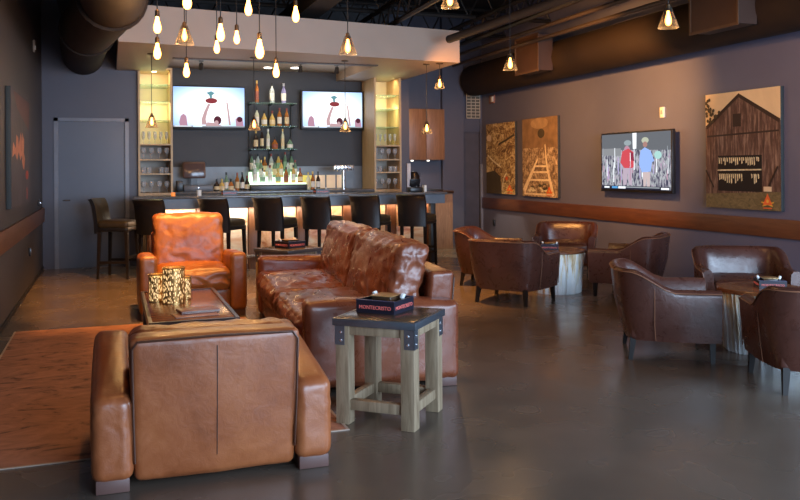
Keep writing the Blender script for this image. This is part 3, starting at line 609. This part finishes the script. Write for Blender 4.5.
picture('sepia canvas of a planted row narrowing like a ladder, second on the right wall', (6.675, 12.10, 1.60), -pi/2, 1.18, 1.30, pl, P_plants)
P_lb = printmat('print_dark_grey', [(.3, (.03, .025, .03)), (.7, (.075, .065, .075))], (1, 1, 1), 2)
P_fl = printmat('print_flame', [(.35, (.30, .08, .04)), (.6, (.62, .24, .12)), (.75, (.75, .42, .25))], (6, 1, 3), 2)
P_fr = plain('print_red', (.35, .04, .02), .6)
fm = [(P_fl, [(.05, .42), (.10, .55), (.22, .50), (.25, .62), (.34, .60), (.36, .52), (.48, .66), (.55, .58), (.56, .66), (.66, .60), (.64, .48), (.70, .42), (.66, .33), (.52, .45), (.45, .40), (.36, .48), (.28, .40), (.18, .46)]),
      (P_fl, strip([(.55, .42), (.60, .36), (.66, .34)], .05)), (P_fr, ell(.82, .27, .09, .045)), (P_fr, strip([(.80, .04), (.82, .10), (.80, .15)], .05)), (plain('print_brownred', (.10, .035, .03), .6), [(.3, .85), (.95, .70), (.98, .98), (.1, .98)])]
picture('tall dark canvas with flame like orange shapes on the left wall', (XL+.025, 9.58, 1.66), pi/2, 1.92, 1.17, fm, P_lb)
# wall devices
def plate(name, label, cat, loc, rz, w, h, mats, kids):
    t = thing(name, label, cat, loc, rz); MB().box((0, -.012, 0), (w, .024, h), .004).build('backplate', mats, t)
    for nm, c, d_, m_ in kids: MB().box(c, d_, .002).build(nm, m_, t)
    return t
plate('wall_keypad', 'small white plate on the wall above the right television', 'switch', (XR, 8.93, 2.13), -pi/2, .085, .135, M_white, [('button', (0, -.028, 0), (.03, .008, .05), plain('button_grey', (.35, .33, .32), .5))])
plate('fire_alarm', 'small square alarm device high at the far end of the right wall', 'alarm', (XR, 13.95, 2.70), -pi/2, .22, .15, plain('alarm_body', (.25, .12, .09), .5), [('strobe', (.04, -.03, 0), (.09, .012, .10), M_white)])
plate('wall_outlet', 'dark outlet low on the right wall behind the tub chairs', 'outlet', (XR, 13.9, .42), -pi/2, .08, .12, M_black, [('socket', (0, -.026, 0), (.04, .004, .08), M_steel_dark)])
plate('motion_sensor', 'small pale sensor high on the left wall', 'sensor', (XL, 11.7, 3.05), pi/2, .09, .15, plain('sensor_body', (.30, .25, .20), .5), [('lens', (0, -.028, -.02), (.05, .01, .05), M_white)])
plate('door_bumper', 'round knob plate on the left wall just above the rail', 'switch', (XL, 12.3, 1.0), pi/2, .08, .08, M_steel_dark, [('toggle', (0, -.03, 0), (.02, .015, .03), M_chrome)])
plate('wall_outlet', 'small dark outlet low on the left wall below the rail', 'outlet', (XL, 10.94, .46), pi/2, .07, .10, M_black, [('socket', (0, -.026, 0), (.03, .004, .06), M_chrome)])
vg = thing('air_vent', 'cream louvred air vent above the dark door at the right end', 'vent', (6.53, YR-.0, 2.62))
MB().bb(-.15, .13, -.03, 0, -.25, .25).build('backing', plain('vent_dark', (.1, .085, .06), .6), vg)
for x in (-.15, -.055, .035, .125): MB().bb(x-.006, x+.006, -.04, -.03, -.25, .25).build('vent_divider', plain('vent_cream', (.45, .38, .28), .5), vg)
for i in range(9): MB().bb(-.15, .13, -.045, -.031, -.25+i*.0595, -.235+i*.0595).build('slat', plain('vent_cream', (.45, .38, .28), .5), vg)
# ================================================================== DUCTS AND PIPE
d_ = thing('round_duct', 'large brown round air duct hanging at the upper left', 'duct')
pts = [(-.36, 13.05, 3.13), (-.32, 11.9, 3.13), (-.24, 10.6, 3.13), (-.10, 9.4, 3.10), (.04, 8.3, 3.08), (.03, 7.0, 3.08)]
MB().tube(pts, [.29, .30, .31, .31, .30, .30], 24).build('duct_run', M_duct, d_)
MB().tube([(.03, 7.0, 3.08), (-.06, 6.2, 3.12), (-.15, 5.2, 3.35), (-.25, 4.4, 3.8), (-.25, 4.2, 4.28)], [.31, .34, .36, .36, .36], 24).build('elbow', M_duct, d_)
for p, q in (((.03, 8.3, 3.08), (.03, 8.36, 3.08)), ((-.24, 10.6, 3.13), (-.24, 10.66, 3.13))): MB().tube([p, q], .33, 24).build('collar', M_duct, d_)
d_ = thing('round_duct', 'long brown round air duct running above the right wall', 'duct')
MB().tube([(6.40, y, 3.05) for y in (3, 5, 7, 9, 11, 13, 14.1)], .285, 24).build('duct_run', M_duct, d_)
for y in (7.03, 11.1):
    bx = MB().bb(5.90, 6.14, y-.35, y+.35, 2.86, 3.38).build('register_box', plain('register_brown', (.035, .018, .012), .5), d_)
    MB().bb(5.888, 5.90, y-.37, y+.37, 2.84, 2.87).bb(5.888, 5.90, y-.37, y+.37, 3.37, 3.40).bb(5.888, 5.90, y-.37, y-.345, 2.87, 3.37).bb(5.888, 5.90, y+.345, y+.37, 2.87, 3.37).build('register_rim', plain('rim_brown', (.06, .035, .02), .45), bx)
for y in (5.3, 8, 10.8, 13): MB().tube([(6.40, y, 3.05), (6.40, y, 3.065)], .295, 24).build('collar', M_duct, d_)
pp = thing('ceiling_pipe', 'thick dark pipe slanting past the corner of the white soffit', 'pipe')
MB().tube([(4.35, 10.4, 3.18), (4.78, 8.05, 3.31), (5.2, 5.6, 3.44)], .055, 12).build('pipe_run', plain('pipe_brown', (.035, .024, .02), .6), pp)
MB().tube([(4.78, 8.05, 3.31), (4.78, 8.05, 4.3)], .008, 6).build('hanger', M_steel_dark, pp)
MB().tube([(5.1, 6.1, 3.4), (5.1, 6.1, 4.3)], .008, 6).build('hanger', M_steel_dark, pp)
for i, (x, dz) in enumerate(((5.55, 0), (5.72, -.10))):
    tag(MB().tube([(x, 2.5, 3.34+dz), (x, 13.5, 3.34+dz)], .028, 8).build('conduit', plain('conduit_brown', (.025, .016, .012), .6)), '%s thin conduit running beside the right duct' % ('upper', 'lower')[i], 'conduit', 'conduits beside the right duct')
# ================================================================== PENDANT BULBS
def bulb_profile(s=1.0): return [(0, -.135*s), (.012*s, -.133*s), (.024*s, -.122*s), (.031*s, -.102*s), (.032*s, -.085*s), (.027*s, -.06*s), (.019*s, -.035*s), (.014*s, -.01*s), (.013*s, 0)]
proto = {}
def pendant(x, y, z, top, shade, label, group, sc=1.0):
    # z = centre of the bulb; the thing hangs from its canopy at z = top
    t = thing('pendant_lamp', label, 'lamp', (x, y, z+.08*sc), 0, group)
    L0 = top-(z+.08*sc)
    MB().tube([(0, 0, .05), (0, 0, L0)], .0045, 6).build('cord', M_black, t)
    MB().lathe([(0, 0), (.05, 0), (.05, -.012), (.01, -.02), (0, -.02)], (0, 0, L0), 12).build('canopy', M_socket, t)
    k = ('s', sc)
    if k not in proto:
        a_ = MB().lathe([(0, .06), (.008, .055), (.018, .045), (.019, 0), (.016, -.003), (0, -.003)], seg=10).build('socket', M_socket, t)
        b_ = MB().lathe(bulb_profile(sc), seg=14).build('bulb', M_bulb, t); proto[k] = (a_, b_)
    else:
        for o in proto[k]: c = o.copy(); COL.objects.link(c); c.parent = t
    pl_ = bpy.data.lights.get('filament') or bpy.data.lights.new('filament', 'POINT'); pl_.energy = 6.5; pl_.color = (1, .56, .22); pl_.shadow_soft_size = .02
    po = bpy.data.objects.new('filament_light', pl_); COL.objects.link(po); po.parent = t; po.location = (0, 0, -.165*sc)
    if shade:
        if 'sh' not in proto:
            proto['sh'] = MB().lathe([(.021, .03), (.028, .02), (.045, -.03), (.078, -.125), (.082, -.135), (.080, -.137), (.043, -.03), (.026, .018)], seg=20).build('lamp_shade', M_shade, t)
        else: c = proto['sh'].copy(); COL.objects.link(c); c.parent = t
    return t
gC = 'bare filament bulbs hanging over the lounge'
for x, y, z, lb, sc in (
    (.37, 7.0, 2.60, 'bare hanging bulb, upper of the leftmost pair', 1.15), (.40, 7.6, 2.47, 'bare hanging bulb, lower of the leftmost pair, before the maple cabinet', 1.2),
    (.52, 6.0, 2.62, 'bare hanging bulb at the top edge, second cord from the left', 1.15), (.70, 8.2, 2.38, 'bare hanging bulb directly over the left bar television', 1.15),
    (.85, 6.8, 2.53, 'bare hanging bulb, upper of the touching pair near the middle', 1.2), (.94, 7.8, 2.56, 'bare hanging bulb, lower of the touching pair near the middle', 1.0),
    (.98, 6.2, 2.63, 'bare hanging bulb close under the top edge above the left television', 1.0), (1.08, 7.5, 2.61, 'small bare bulb hanging right of the touching pair', 1.0),
    (1.13, 6.6, 2.38, 'largest bare bulb, hanging low left of the liquor shelves', 1.3), (1.51, 7.9, 2.37, 'bare bulb hanging lowest over the liquor shelves', 1.15), (1.51, 7.0, 2.75, 'rightmost bare bulb, hanging high before the soffit', 1.15)):
    pendant(x, y, z, ZC, False, lb, gC, sc*.9)
pendant(.60, 7.2, 2.565, ZC, True, 'glass shaded pendant above the bare bulb over the left television', 'glass shaded pendants over the lounge', .8)
pendant(1.97, 7.0, 2.50, ZC, True, 'glass shaded pendant hanging before the white soffit, right television below', 'glass shaded pendants over the lounge', .9)
for i, (x, z) in enumerate(((.51, 2.05), (1.82, 2.03), (3.08, 2.02), (4.29, 2.0))):
    pendant(x, 11.1, z, ZS, True, 'glass shaded pendant over the bar, %s of four' % ('leftmost', 'second from left', 'third from left', 'rightmost')[i], 'glass shaded pendants over the bar', .8)
pendant(4.44, 10.97, 2.63, ZS, True, 'glass shaded pendant under the right corner of the soffit', 'glass shaded pendants over the aisle', .9)
pendant(4.15, 8.19, 2.57, ZC, True, 'glass shaded pendant in the aisle before the right duct', 'glass shaded pendants over the aisle', .9)
pendant(4.15, 5.46, 2.59, ZC, True, 'glass shaded pendant nearest the camera, high on the right', 'glass shaded pendants over the aisle', .9)
pendant(2.73, 6.5, 2.86, ZC, True, 'glass shaded pendant cut by the top edge above the soffit end', 'glass shaded pendants over the lounge', .9)
# ================================================================== RUG
m, nt, b = nodes_mat('mottled_rug'); co = coords(nt, (1.0, 1.7, 1))
w1 = nz(nt, co, 3.2, 6, .62, 2.2); w2 = nz(nt, co, 26, 4)
L(nt, ramp(nt, w1, [(.36, (.10, .042, .027)), (.42, (.25, .11, .068)), (.60, (.33, .15, .095)), (.75, (.40, .19, .125))]), b.inputs['Base Color'])
b.inputs['Roughness'].default_value = .75; bump(nt, b, w2, .3, .004)
rug = thing('area_rug', 'large worn reddish brown mottled rug on the concrete floor under the coffee table', 'rug')
MB().bb(-.80, 1.22, 4.42, 8.12, .0005, .004).build('rug_pile', m, rug)
MB().bb(-.80, 1.22, 4.405, 4.42, .0005, .005).bb(-.815, -.80, 4.405, 8.12, .0005, .005).bb(1.22, 1.235, 4.405, 8.12, .0005, .005).build('rug_binding', plain('rug_edge', (.38, .30, .24), .6), rug)
# ================================================================== CLUB CHAIRS AND SOFA
def club(name, label, cat, loc, rz, w, dep, nseat, mat, armw=.18, hb=.74, cush_top=.76, arm_b=.49, arm_f=.60, wr=.007, seed=1, n=26, backgap=0, seatz=.42):
    t = thing(name, label, cat, loc, rz); W2 = w/2; D2 = dep/2
    iw = w-2*armw
    def armfn(P):       # arm rises towards the front
        if P.z > 0: P.z += (P.y/D2)*(arm_f-arm_b)/2*min(1, P.z/.15)
        return P
    am = (arm_f+arm_b)/2
    for sx in (-1, 1):
        MB().soft((sx*(W2-armw/2), 0, (am+.05)/2), (armw, dep, am-.05), .045, n, (.012, 0, .015), wr*.35, seed+sx, armfn).build('armrest', mat, t)
    lean = radians(9)
    Rb = Matrix.Rotation(lean, 4, 'X')
    MB().soft((0, -D2+.095, (hb+.03)/2), (iw-.004, .17, hb-.03), .03, n, (0, .012, .01), wr*.35, seed+3, lambda P: Vector((P.x*(1.02+.03*P.z/(hb/2)), P.y-.03*(P.z/(hb/2)), P.z))).build('backrest', mat, t)
    # welts round the rear panel
    def bz(z): return -D2+.095-.087-.03*((z-(hb+.03)/2)/(hb/2))
    pc = MB(); x_ = iw/2*1.02-.008
    pc.tube([(-x_*.985, bz(.12)-.005, .12), (-x_, bz(hb*.5)-.010, hb*.5), (-x_*1.01, bz(hb-.05)-.006, hb-.045), (-x_+.02, bz(hb-.02)-.003, hb-.012), (0, bz(hb-.02)-.010, hb-.004), (x_-.02, bz(hb-.02)-.003, hb-.012), (x_*1.01, bz(hb-.05)-.006, hb-.045), (x_, bz(hb*.5)-.010, hb*.5), (x_*.985, bz(.12)-.005, .12)], .006, 6).build('piping', M_pipe_d, t)
    for k in range(1, nseat+1 if nseat > 1 else 2):
        xs_ = (-iw/2+iw*k/(nseat+0) if nseat > 1 else .0)
        if k == nseat and nseat > 1: break
        MB().tube([(xs_, bz(z)-.0125 if .2 < z < hb-.1 else bz(z)-.007, z) for z in (.12, .25, .4, .55, hb-.05)], .0025, 5).build('back_seam', M_pipe_d, t)
    MB().soft((0, .06, .17), (iw, dep-.16, .22), .03, 12, (0, .008, 0), wr*.3, seed+5).build('seat_base', mat, t)
    cw = iw/nseat; y0 = -D2+.24; y1 = D2+.015
    for k in range(nseat):
        cx = -iw/2+cw*(k+.5)
        MB().soft((cx, (y0+y1)/2, .28+(seatz-.28)/2), (cw-.006, y1-y0, seatz-.27), .055, n+8, (0, .02, .035), wr*2.0, seed+7+k*5).build('seat_cushion', mat, t)
        ch = cush_top-seatz+.04
        MB().soft((cx, -D2+.30, seatz-.02+ch/2), (cw-.002, .21, ch), .042, n+8, (0, .035, .012), wr*1.5, seed+11+k*3, lambda P: Vector((P.x, P.y-.10*(P.z/ch), P.z))).build('back_cushion', mat, t)
    for sx in (-1, 1):
        for sy in (-1, 1):
            MB().box((sx*(W2-armw/2), sy*(D2-.07), .032), (armw*.82, .11, .062), .004).build('foot', M_stone_wood, t)
    return t
club('club_armchair', 'brown leather club armchair seen from behind in the foreground', 'armchair', (.46, 4.37, .0), 0, 1.09, .96, 1, M_lea, hb=.685, cush_top=.655, arm_b=.425, arm_f=.565, seed=2, armw=.175)
club('club_armchair', 'tan leather club armchair facing the camera beyond the coffee table', 'armchair', (.765, 8.71, 0), pi, 1.01, .96, 1, M_lea2, hb=.78, cush_top=.95, arm_b=.56, arm_f=.62, seed=21, armw=.16, seatz=.46)
club('leather_sofa', 'long reddish brown leather sofa with two creased seat cushions', 'sofa', (1.76, 6.57, 0), radians(86.2), 3.0, 1.02, 2, M_sofa, hb=.74, cush_top=.90, arm_b=.56, arm_f=.60, seed=33, armw=.20, n=34, wr=.009, seatz=.45)
# ================================================================== TUB CHAIRS
def tub_proto():
    t = thing('tub_chair', '', 'armchair'); Wd, Dd = .40, .37
    path = []
    ns, nb = 6, 26
    xj = -.02
    for i in range(ns): path.append((Dd-(Dd-xj)*i/ns, -Wd, 0))
    for i in range(nb+1):
        a_ = -pi/2-pi*i/nb; ca, sa = cos(a_), sin(a_); e_ = .54
        path.append((xj+math.copysign(abs(ca)**e_, ca)*(Dd+xj+.0), math.copysign(abs(sa)**e_, sa)*Wd, 1 if 0 < i < nb else 0))
    for i in range(ns): path.append((xj+(Dd-xj)*(i+1)/ns, Wd, 0))
    N = len(path); zb = .15
    def hgt(x):
        s_ = max(0, min(1, (.06-x)/(.34))); s_ = s_*s_*(3-2*s_)
        return .535+.15*s_
    s = MB(); rings = []; tops = []
    for i, (x, y, c_) in enumerate(path):
        p = Vector((x, y, 0)); q = Vector(path[min(i+1, N-1)][:2]+(0,)); o = Vector(path[max(i-1, 0)][:2]+(0,)); tg = (q-o).normalized()
        nrm = Vector((-tg.y, tg.x, 0))
        if nrm.dot(p-Vector((.1, 0, 0))) < 0 and abs(y) > .01: nrm = -nrm
        if x < -.3 and nrm.x > 0: nrm = -nrm
        h = hgt(x); th = .085 if x > 0 else .075
        f = max(0, min(1, (.1-x)/.4))
        lean = .05*f; prof = []
        for k, (off, z) in enumerate(((-.035-lean, zb), (-.018-lean*.6, zb+.12), (-.004-lean*.2, zb+.26), (.0+lean*.2, h-.05), (-.006+lean*.45, h-.015), (-.03+lean*.5, h), (-th+.02+lean*.45, h-.002), (-th+lean*.3, h-.03), (-th-.005, h-.12), (-th-.02-lean*.4, .36), (-th-.02-lean*.5, zb+.05), (-th-.02-lean*.5, zb))):
            prof.append(s.bm.verts.new(p+nrm*off+Vector((0, 0, z))))
        rings.append(prof); tops.append(p+nrm*(.003+lean*.3)+Vector((0, 0, h-.022)))
    K = len(rings[0])
    for A, B in zip(rings, rings[1:]):
        for k in range(K): s.bm.faces.new((A[k], A[(k+1) % K], B[(k+1) % K], B[k]))
    s.bm.faces.new(rings[0]); s.bm.faces.new(rings[-1][::-1])
    s.build('backrest_and_arms', M_tub, t, ang=50)
    MB().tube(tops, .0045, 6).tube([tops[0], Vector(tops[0])+Vector((.004, .02, -.1)), (Dd+.003, -Wd+.02, .18)], .004, 5).tube([tops[-1], Vector(tops[-1])+Vector((.004, -.02, -.1)), (Dd+.003, Wd-.02, .18)], .004, 5).build('piping', M_pipe, t)
    for sg in (-1, 1):
        MB().tube([(-.10, sg*(Wd+.001), .50+.07), (-.10, sg*(Wd-.002), .42), (-.10, sg*(Wd-.016), .28), (-.09, sg*(Wd-.033), .16)], .003, 5).build('side_seam', M_pipe, t)
    MB().soft((.045, 0, .245), (.62, .62, .19), .03, 12).build('seat_base', M_tub, t)
    MB().soft((.06, 0, .38), (.63, .625, .12), .045, 16, (.01, 0, .025), .002, 4).build('seat_cushion', M_tub, t)
    for sx, sy in ((1, 1), (1, -1), (-1, 1), (-1, -1)):
        x = .31 if sx > 0 else -.24; y = sy*(.33 if sx > 0 else .27)
        MB().frust((x+sx*.025*(sx < 0), y+sy*.015, 0), (x, y, .17), .015, .023).build('leg', M_leg, t)
    return t
tp = tub_proto(); first = True
gT = 'dark leather tub chairs round the drum tables'
for x, y, a_, lb in (
    (4.08, 8.05, 37, 'dark leather tub chair with its back to the camera, nearest the sofa'),
    (4.42, 9.38, -38, 'dark leather tub chair half hidden behind, left of the far drum table'),
    (5.78, 9.80, -125, 'dark leather tub chair at the wall behind the far drum table'),
    (5.55, 7.98, 129, 'dark leather tub chair right of the far drum table, its side showing'),
    (4.03, 5.40, -30, 'large dark leather tub chair left of the near drum table'),
    (5.38, 6.05, -120, 'dark leather tub chair facing the camera behind the near drum table'),
    (4.36, 4.22, 62, 'dark leather tub chair cut by the right edge of the frame')):
    o = tp if first else copy_tree(tp); first = False
    tag(o, lb, 'armchair', gT, None, (x, y, 0), radians(a_))
# ================================================================== DRUM TABLES
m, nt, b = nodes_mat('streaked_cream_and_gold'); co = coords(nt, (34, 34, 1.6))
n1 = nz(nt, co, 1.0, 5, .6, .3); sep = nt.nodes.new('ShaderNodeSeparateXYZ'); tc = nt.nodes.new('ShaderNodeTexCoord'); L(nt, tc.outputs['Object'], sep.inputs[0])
ma = nt.nodes.new('ShaderNodeMath'); ma.operation = 'MULTIPLY_ADD'; ma.inputs[1].default_value = .55; L(nt, sep.outputs[2], ma.inputs[0]); L(nt, n1, ma.inputs[2])  # height term paints reflections into the streaks: window white low, warm tan high
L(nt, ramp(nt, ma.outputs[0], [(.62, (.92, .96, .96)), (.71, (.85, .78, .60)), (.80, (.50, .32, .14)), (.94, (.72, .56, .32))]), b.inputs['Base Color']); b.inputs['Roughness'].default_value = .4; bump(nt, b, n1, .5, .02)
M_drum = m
def drum(label, x, y):
    t = thing('drum_table', label, 'table', (x, y, 0), 0, 'drum side tables')
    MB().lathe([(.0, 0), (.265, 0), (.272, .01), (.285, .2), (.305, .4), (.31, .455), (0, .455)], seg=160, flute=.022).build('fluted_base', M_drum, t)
    MB().lathe([(0, .455), (.315, .455), (.325, .46), (.325, .482), (.318, .488), (0, .488)], seg=48).build('tabletop', M_tabletop, t)
    return t
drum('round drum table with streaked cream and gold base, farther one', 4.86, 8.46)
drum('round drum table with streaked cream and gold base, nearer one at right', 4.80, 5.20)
# ================================================================== ASHTRAY BOXES
M_box = plain('ashtray_black', (.012, .012, .022), .35); M_txt = plain('ashtray_red_lettering', (.70, .16, .14), .5, emit=(.8, .15, .12), es=.15); M_rimb = plain('ashtray_blue_edge', (.06, .07, .15), .4)
def ashtray(label, loc, rz, s=1.0, full=True):
    t = thing('ashtray_box', label, 'ashtray', loc, rz, 'black square ashtrays'); w = .10*s; h = .060*s
    MB().bb(-w, w, -w, w, 0, h*.35).bb(-w, w, -w, -w+.012, h*.3, h).bb(-w, w, w-.012, w, h*.3, h).bb(-w, -w+.012, -w+.012, w-.012, h*.3, h).bb(w-.012, w, -w+.012, w-.012, h*.3, h).build('tray', M_box, t)
    MB().bb(-w-.001, w+.001, -w-.001, -w+.013, h, h+.002).bb(-w-.001, w+.001, w-.013, w+.001, h, h+.002).build('rim', M_rimb, t)
    MB().box((0, .01, h*.95), (w*1.05, w*1.05, h*.5), .012).build('ash_bowl', plain('ash_bowl', (.05, .025, .012), .25), t)
    MB().box((0, .01, h*1.22), (w*1.15, w*1.15, .004), .001).build('bowl_rim', plain('bowl_gold', (.45, .28, .12), .3, .4), t)
    for sx, sy in ((-.8, .45), (.78, .3)):
        MB().box((sx*w, sy*w, h+.012), (.018, .035, .028), .004, Matrix.Rotation(sx*.5, 4, 'Y')).build('matchbook', M_white, t)
    s_ = .036*s
    for k in range(4 if full else 2):
        R = Matrix.Rotation(k*pi/2, 4, 'Z') @ Matrix.Translation((0, -w-.001, h*.45)) @ Matrix.Rotation(pi/2, 4, 'X')
        text(t, 'lettering', 'MONTECRISTO', M_txt, s_*.68, R, .0008)
    return t
# ================================================================== SIDE TABLES
def side_proto():
    t = thing('side_table', '', 'table'); w = .25; zt_ = .575
    MB().box((0, 0, zt_-.02), (.53, .53, .04), .004).build('tabletop', M_steel, t)
    MB().box((0, 0, zt_+.0005), (.50, .50, .003), .001).build('top_inlay', M_top, t)
    for sx in (-1, 1):
        for sy in (-1, 1):
            lg = MB().box((sx*.207, sy*.207, .2675), (.085, .085, .535), .004).build('leg', M_pale, t)
            k = MB()
            k.bb(*sorted((sx*.2495, sx*.2525)), *sorted((sy*.19, sy*.2525)), .43, .555); k.bb(*sorted((sx*.19, sx*.2525)), *sorted((sy*.2495, sy*.2525)), .43, .555)
            br = k.build('bracket', M_steel, t)
            for z in (.455, .50):
                MB().lathe([(0, .006), (.007, .004), (.009, 0)], (sx*.2525, sy*.2125, z), 8, Matrix.Rotation(sx*pi/2, 4, 'Y')).build('bolt', M_chrome, br)
                MB().lathe([(0, .006), (.007, .004), (.009, 0)], (sx*.2125, sy*.2525, z), 8, Matrix.Rotation(-sy*pi/2, 4, 'X')).build('bolt', M_chrome, br)
    for sy in (-1, 1):
        MB().box((0, sy*.215, .51), (.33, .045, .05), .003).build('apron', M_pale, t)
        MB().box((sy*.215, 0, .51), (.045, .33, .05), .003).build('apron', M_pale, t)
        MB().box((0, sy*.207, .105), (.33, .05, .055), .003).build('stretcher', M_pale, t)
        MB().box((sy*.207, 0, .105), (.05, .33, .055), .003).build('stretcher', M_pale, t)
    return t
sp = side_proto()
tag(sp, 'square side table with pale oak legs and steel top, in front of the sofa arm', 'table', 'oak and steel side tables', None, (1.53, 4.57, 0), radians(-41))
sp.scale = (.95, .95, 1.04)
s2 = copy_tree(sp)
tag(s2, 'square side table with steel top standing between the far armchair and the sofa', 'table', 'oak and steel side tables', None, (1.84, 9.0, 0), radians(33))
s2.scale = (1, 1, 1)
ashtray('black lettered ashtray box on the near oak side table', (1.53, 4.66, .599), radians(-47), 1.25)
ashtray('black lettered ashtray box on the far side table beyond the sofa', (1.86, 9.0, .577), radians(28), 1.2)
ashtray('black lettered ashtray box on the farther drum table', (4.80, 8.5, .488), radians(-30))
ashtray('black lettered ashtray box on the nearer drum table', (4.87, 5.18, .488), radians(-30))
ashtray('black lettered ashtray box on the bar top above the second stool', (1.62, 12.1, 1.07), 0, 1.0)
ashtray('black lettered ashtray box on the middle of the bar top', (2.98, 12.1, 1.07), 0, 1.0)
# ================================================================== COFFEE TABLE
ct = thing('coffee_table', 'low dark rimmed rosewood coffee table on the rug', 'table', (.535, 6.50, .009))
MB().box((0, 0, .395), (.56, 1.48, .025), .003).build('tabletop', M_tabletop, ct)
MB().bb(-.30, -.275, -.76, .76, .35, .415).bb(.275, .30, -.76, .76, .35, .415).bb(-.275, .275, -.76, -.735, .35, .415).bb(-.275, .275, .735, .76, .35, .415).build('rim', M_darkrim, ct)
for sx in (-1, 1):
    for sy in (-1, 1): MB().box((sx*.255, sy*.715, .175), (.06, .06, .35), .004).build('leg', M_darkrim, ct)
MB().box((0, 0, .12), (.50, 1.38, .025), .003).build('lower_shelf', M_darkrim, ct)
# pierced candle holders
mp_, nt, b = nodes_mat('pierced_gold_metal'); co = coords(nt, (1, 1, .32))
vn = nt.nodes.new('ShaderNodeTexVoronoi'); vn.feature = 'DISTANCE_TO_EDGE'; vn.inputs['Scale'].default_value = 85; L(nt, co, vn.inputs['Vector'])
b.inputs['Base Color'].default_value = (.45, .25, .08, 1); b.inputs['Metallic'].default_value = .8; b.inputs['Roughness'].default_value = .3
tr = nt.nodes.new('ShaderNodeBsdfTransparent'); mx = nt.nodes.new('ShaderNodeMixShader'); L(nt, rng(nt, vn.outputs['Distance'], 0, 1, .16, .20), mx.inputs[0]); L(nt, b.outputs[0], mx.inputs[1]); L(nt, tr.outputs[0], mx.inputs[2])
L(nt, mx.outputs[0], nt.nodes['Material Output'].inputs[0])
M_pierced = mp_; M_glowc = plain('lit_frosted_glass', (.8, .7, .5), .5, emit=(1, .66, .28), es=.9)
for x, y, r, h, lb in ((.455, 6.60, .085, .27, 'tall pierced gold candle holder glowing on the coffee table'), (.335, 6.72, .06, .21, 'shorter pierced gold candle holder left of the tall one'), (.56, 6.78, .045, .17, 'small pierced gold candle holder peeking out behind the tall one')):
    t = thing('candle_holder', lb, 'candle holder', (x, y, .417), 0, 'pierced gold candle holders')
    MB().lathe([(r, .004), (r, h)], seg=40).build('pierced_shell', M_pierced, t)
    MB().lathe([(0, .002), (r*.9, .002), (r*.9, h-.02), (r*.86, h-.02), (r*.86, .01), (0, .01)], seg=32).build('glass_liner', M_glowc, t)
    MB().tube([(r*cos(a_*pi/16), r*sin(a_*pi/16), h) for a_ in range(32)], .004, 6, closed=True).build('top_rim', plain('rim_gold', (.6, .38, .14), .3, .8), t)
    MB().lathe([(0, 0), (r, 0), (r, .008), (0, .008)], seg=32).build('base', bpy.data.materials['rim_gold'], t)
for x, y, z, rz, w, h, lb, c in ((.56, 5.98, .418, 6, .30, .006, 'lower thin pinkish magazine on the coffee table', (.40, .19, .13)), (.585, 6.07, .425, 9, .27, .022, 'thicker brown covered book on top of the magazine', (.22, .085, .06))):
    t = thing('book' if h > .01 else 'magazine', lb, 'book', (x, y, z), radians(rz))
    MB().box((0, 0, h/2), (w, .17, h), .001).build('cover', plain('cover_'+lb[:5], c, .3), t)
    MB().box((.002, -.001, h/2), (w+.001, .168, h*.6), .0005).build('pages', plain('pages', (.6, .55, .5), .7), t)
# ================================================================== BAR STOOLS
def stool_proto():
    t = thing('bar_stool', '', 'stool')      # faces +X
    MB().soft((.02, 0, .715), (.42, .42, .10), .04, 14, (0, 0, .02)).build('seat', M_olive, t)
    MB().soft((.02, 0, .655), (.42, .42, .06), .02, 8).build('seat_rail', M_black_lea, t)
    s = MB(); rings = []
    prof = [(-.185, .60), (-.19, .72), (-.205, .85), (-.222, .96), (-.25, 1.03), (-.275, 1.05)]
    n = 14
    for j in range(n+1):
        v = -1+2*j/n; cv = .065*(1-v*v)
        outer = [s.bm.verts.new((x-cv-.03, v*.215*(1+.06*(z-.6)), z)) for x, z in prof]
        inner = [s.bm.verts.new((x-cv+.02, v*.215*(1+.06*(z-.6)), z+.012*(k == len(prof)-1))) for k, (x, z) in enumerate(prof)]
        rings.append(outer+inner[::-1])
    K = len(rings[0])
    for A, B in zip(rings, rings[1:]):
        for k in range(K):
            f = s.bm.faces.new((A[k], A[(k+1) % K], B[(k+1) % K], B[k]))
            f.material_index = 1 if k > 5 and k < 11 else 0
    s.bm.faces.new(rings[0]); s.bm.faces.new(rings[-1][::-1])
    s.build('backrest', [M_black_lea, M_olive], t, ang=55)
    for sx in (-1, 1):
        for sy in (-1, 1):
            MB().frust((.02+sx*.20, sy*.195, 0), (.02+sx*.18, sy*.18, .63), .014, .021).build('leg', M_leg, t)
    for sy in (-1, 1): MB().bb(-.16, .20, sy*.19-.01, sy*.19+.01, .20, .235).build('stretcher', M_leg, t)
    MB().bb(.20, .22, -.18, .18, .26, .295).build('footrest', M_leg, t)
    MB().bb(-.18, -.16, -.18, .18, .17, .20).build('stretcher', M_leg, t)
    return t
bp = stool_proto(); first = True
for x, y, a_, lb in ((.08, 11.78, -22, 'black and olive leather bar stool facing right off the left end of the bar'), (.62, 11.38, 52, 'black leather bar stool behind the tan armchair, second from left'), (1.45, 11.38, 48, 'black leather bar stool right of the tan armchair, third from left'),
                    (2.17, 11.38, 48, 'black leather bar stool behind the far side table'), (2.84, 11.40, 48, 'black leather bar stool behind the far end of the sofa back'), (3.55, 11.40, 48, 'black leather bar stool behind the middle of the sofa back'), (4.24, 11.36, 46, 'rightmost black leather bar stool at the bar end')):
    o = bp if first else copy_tree(bp); first = False
    tag(o, lb, 'stool', 'leather bar stools along the bar', None, (x, y, 0), radians(a_))
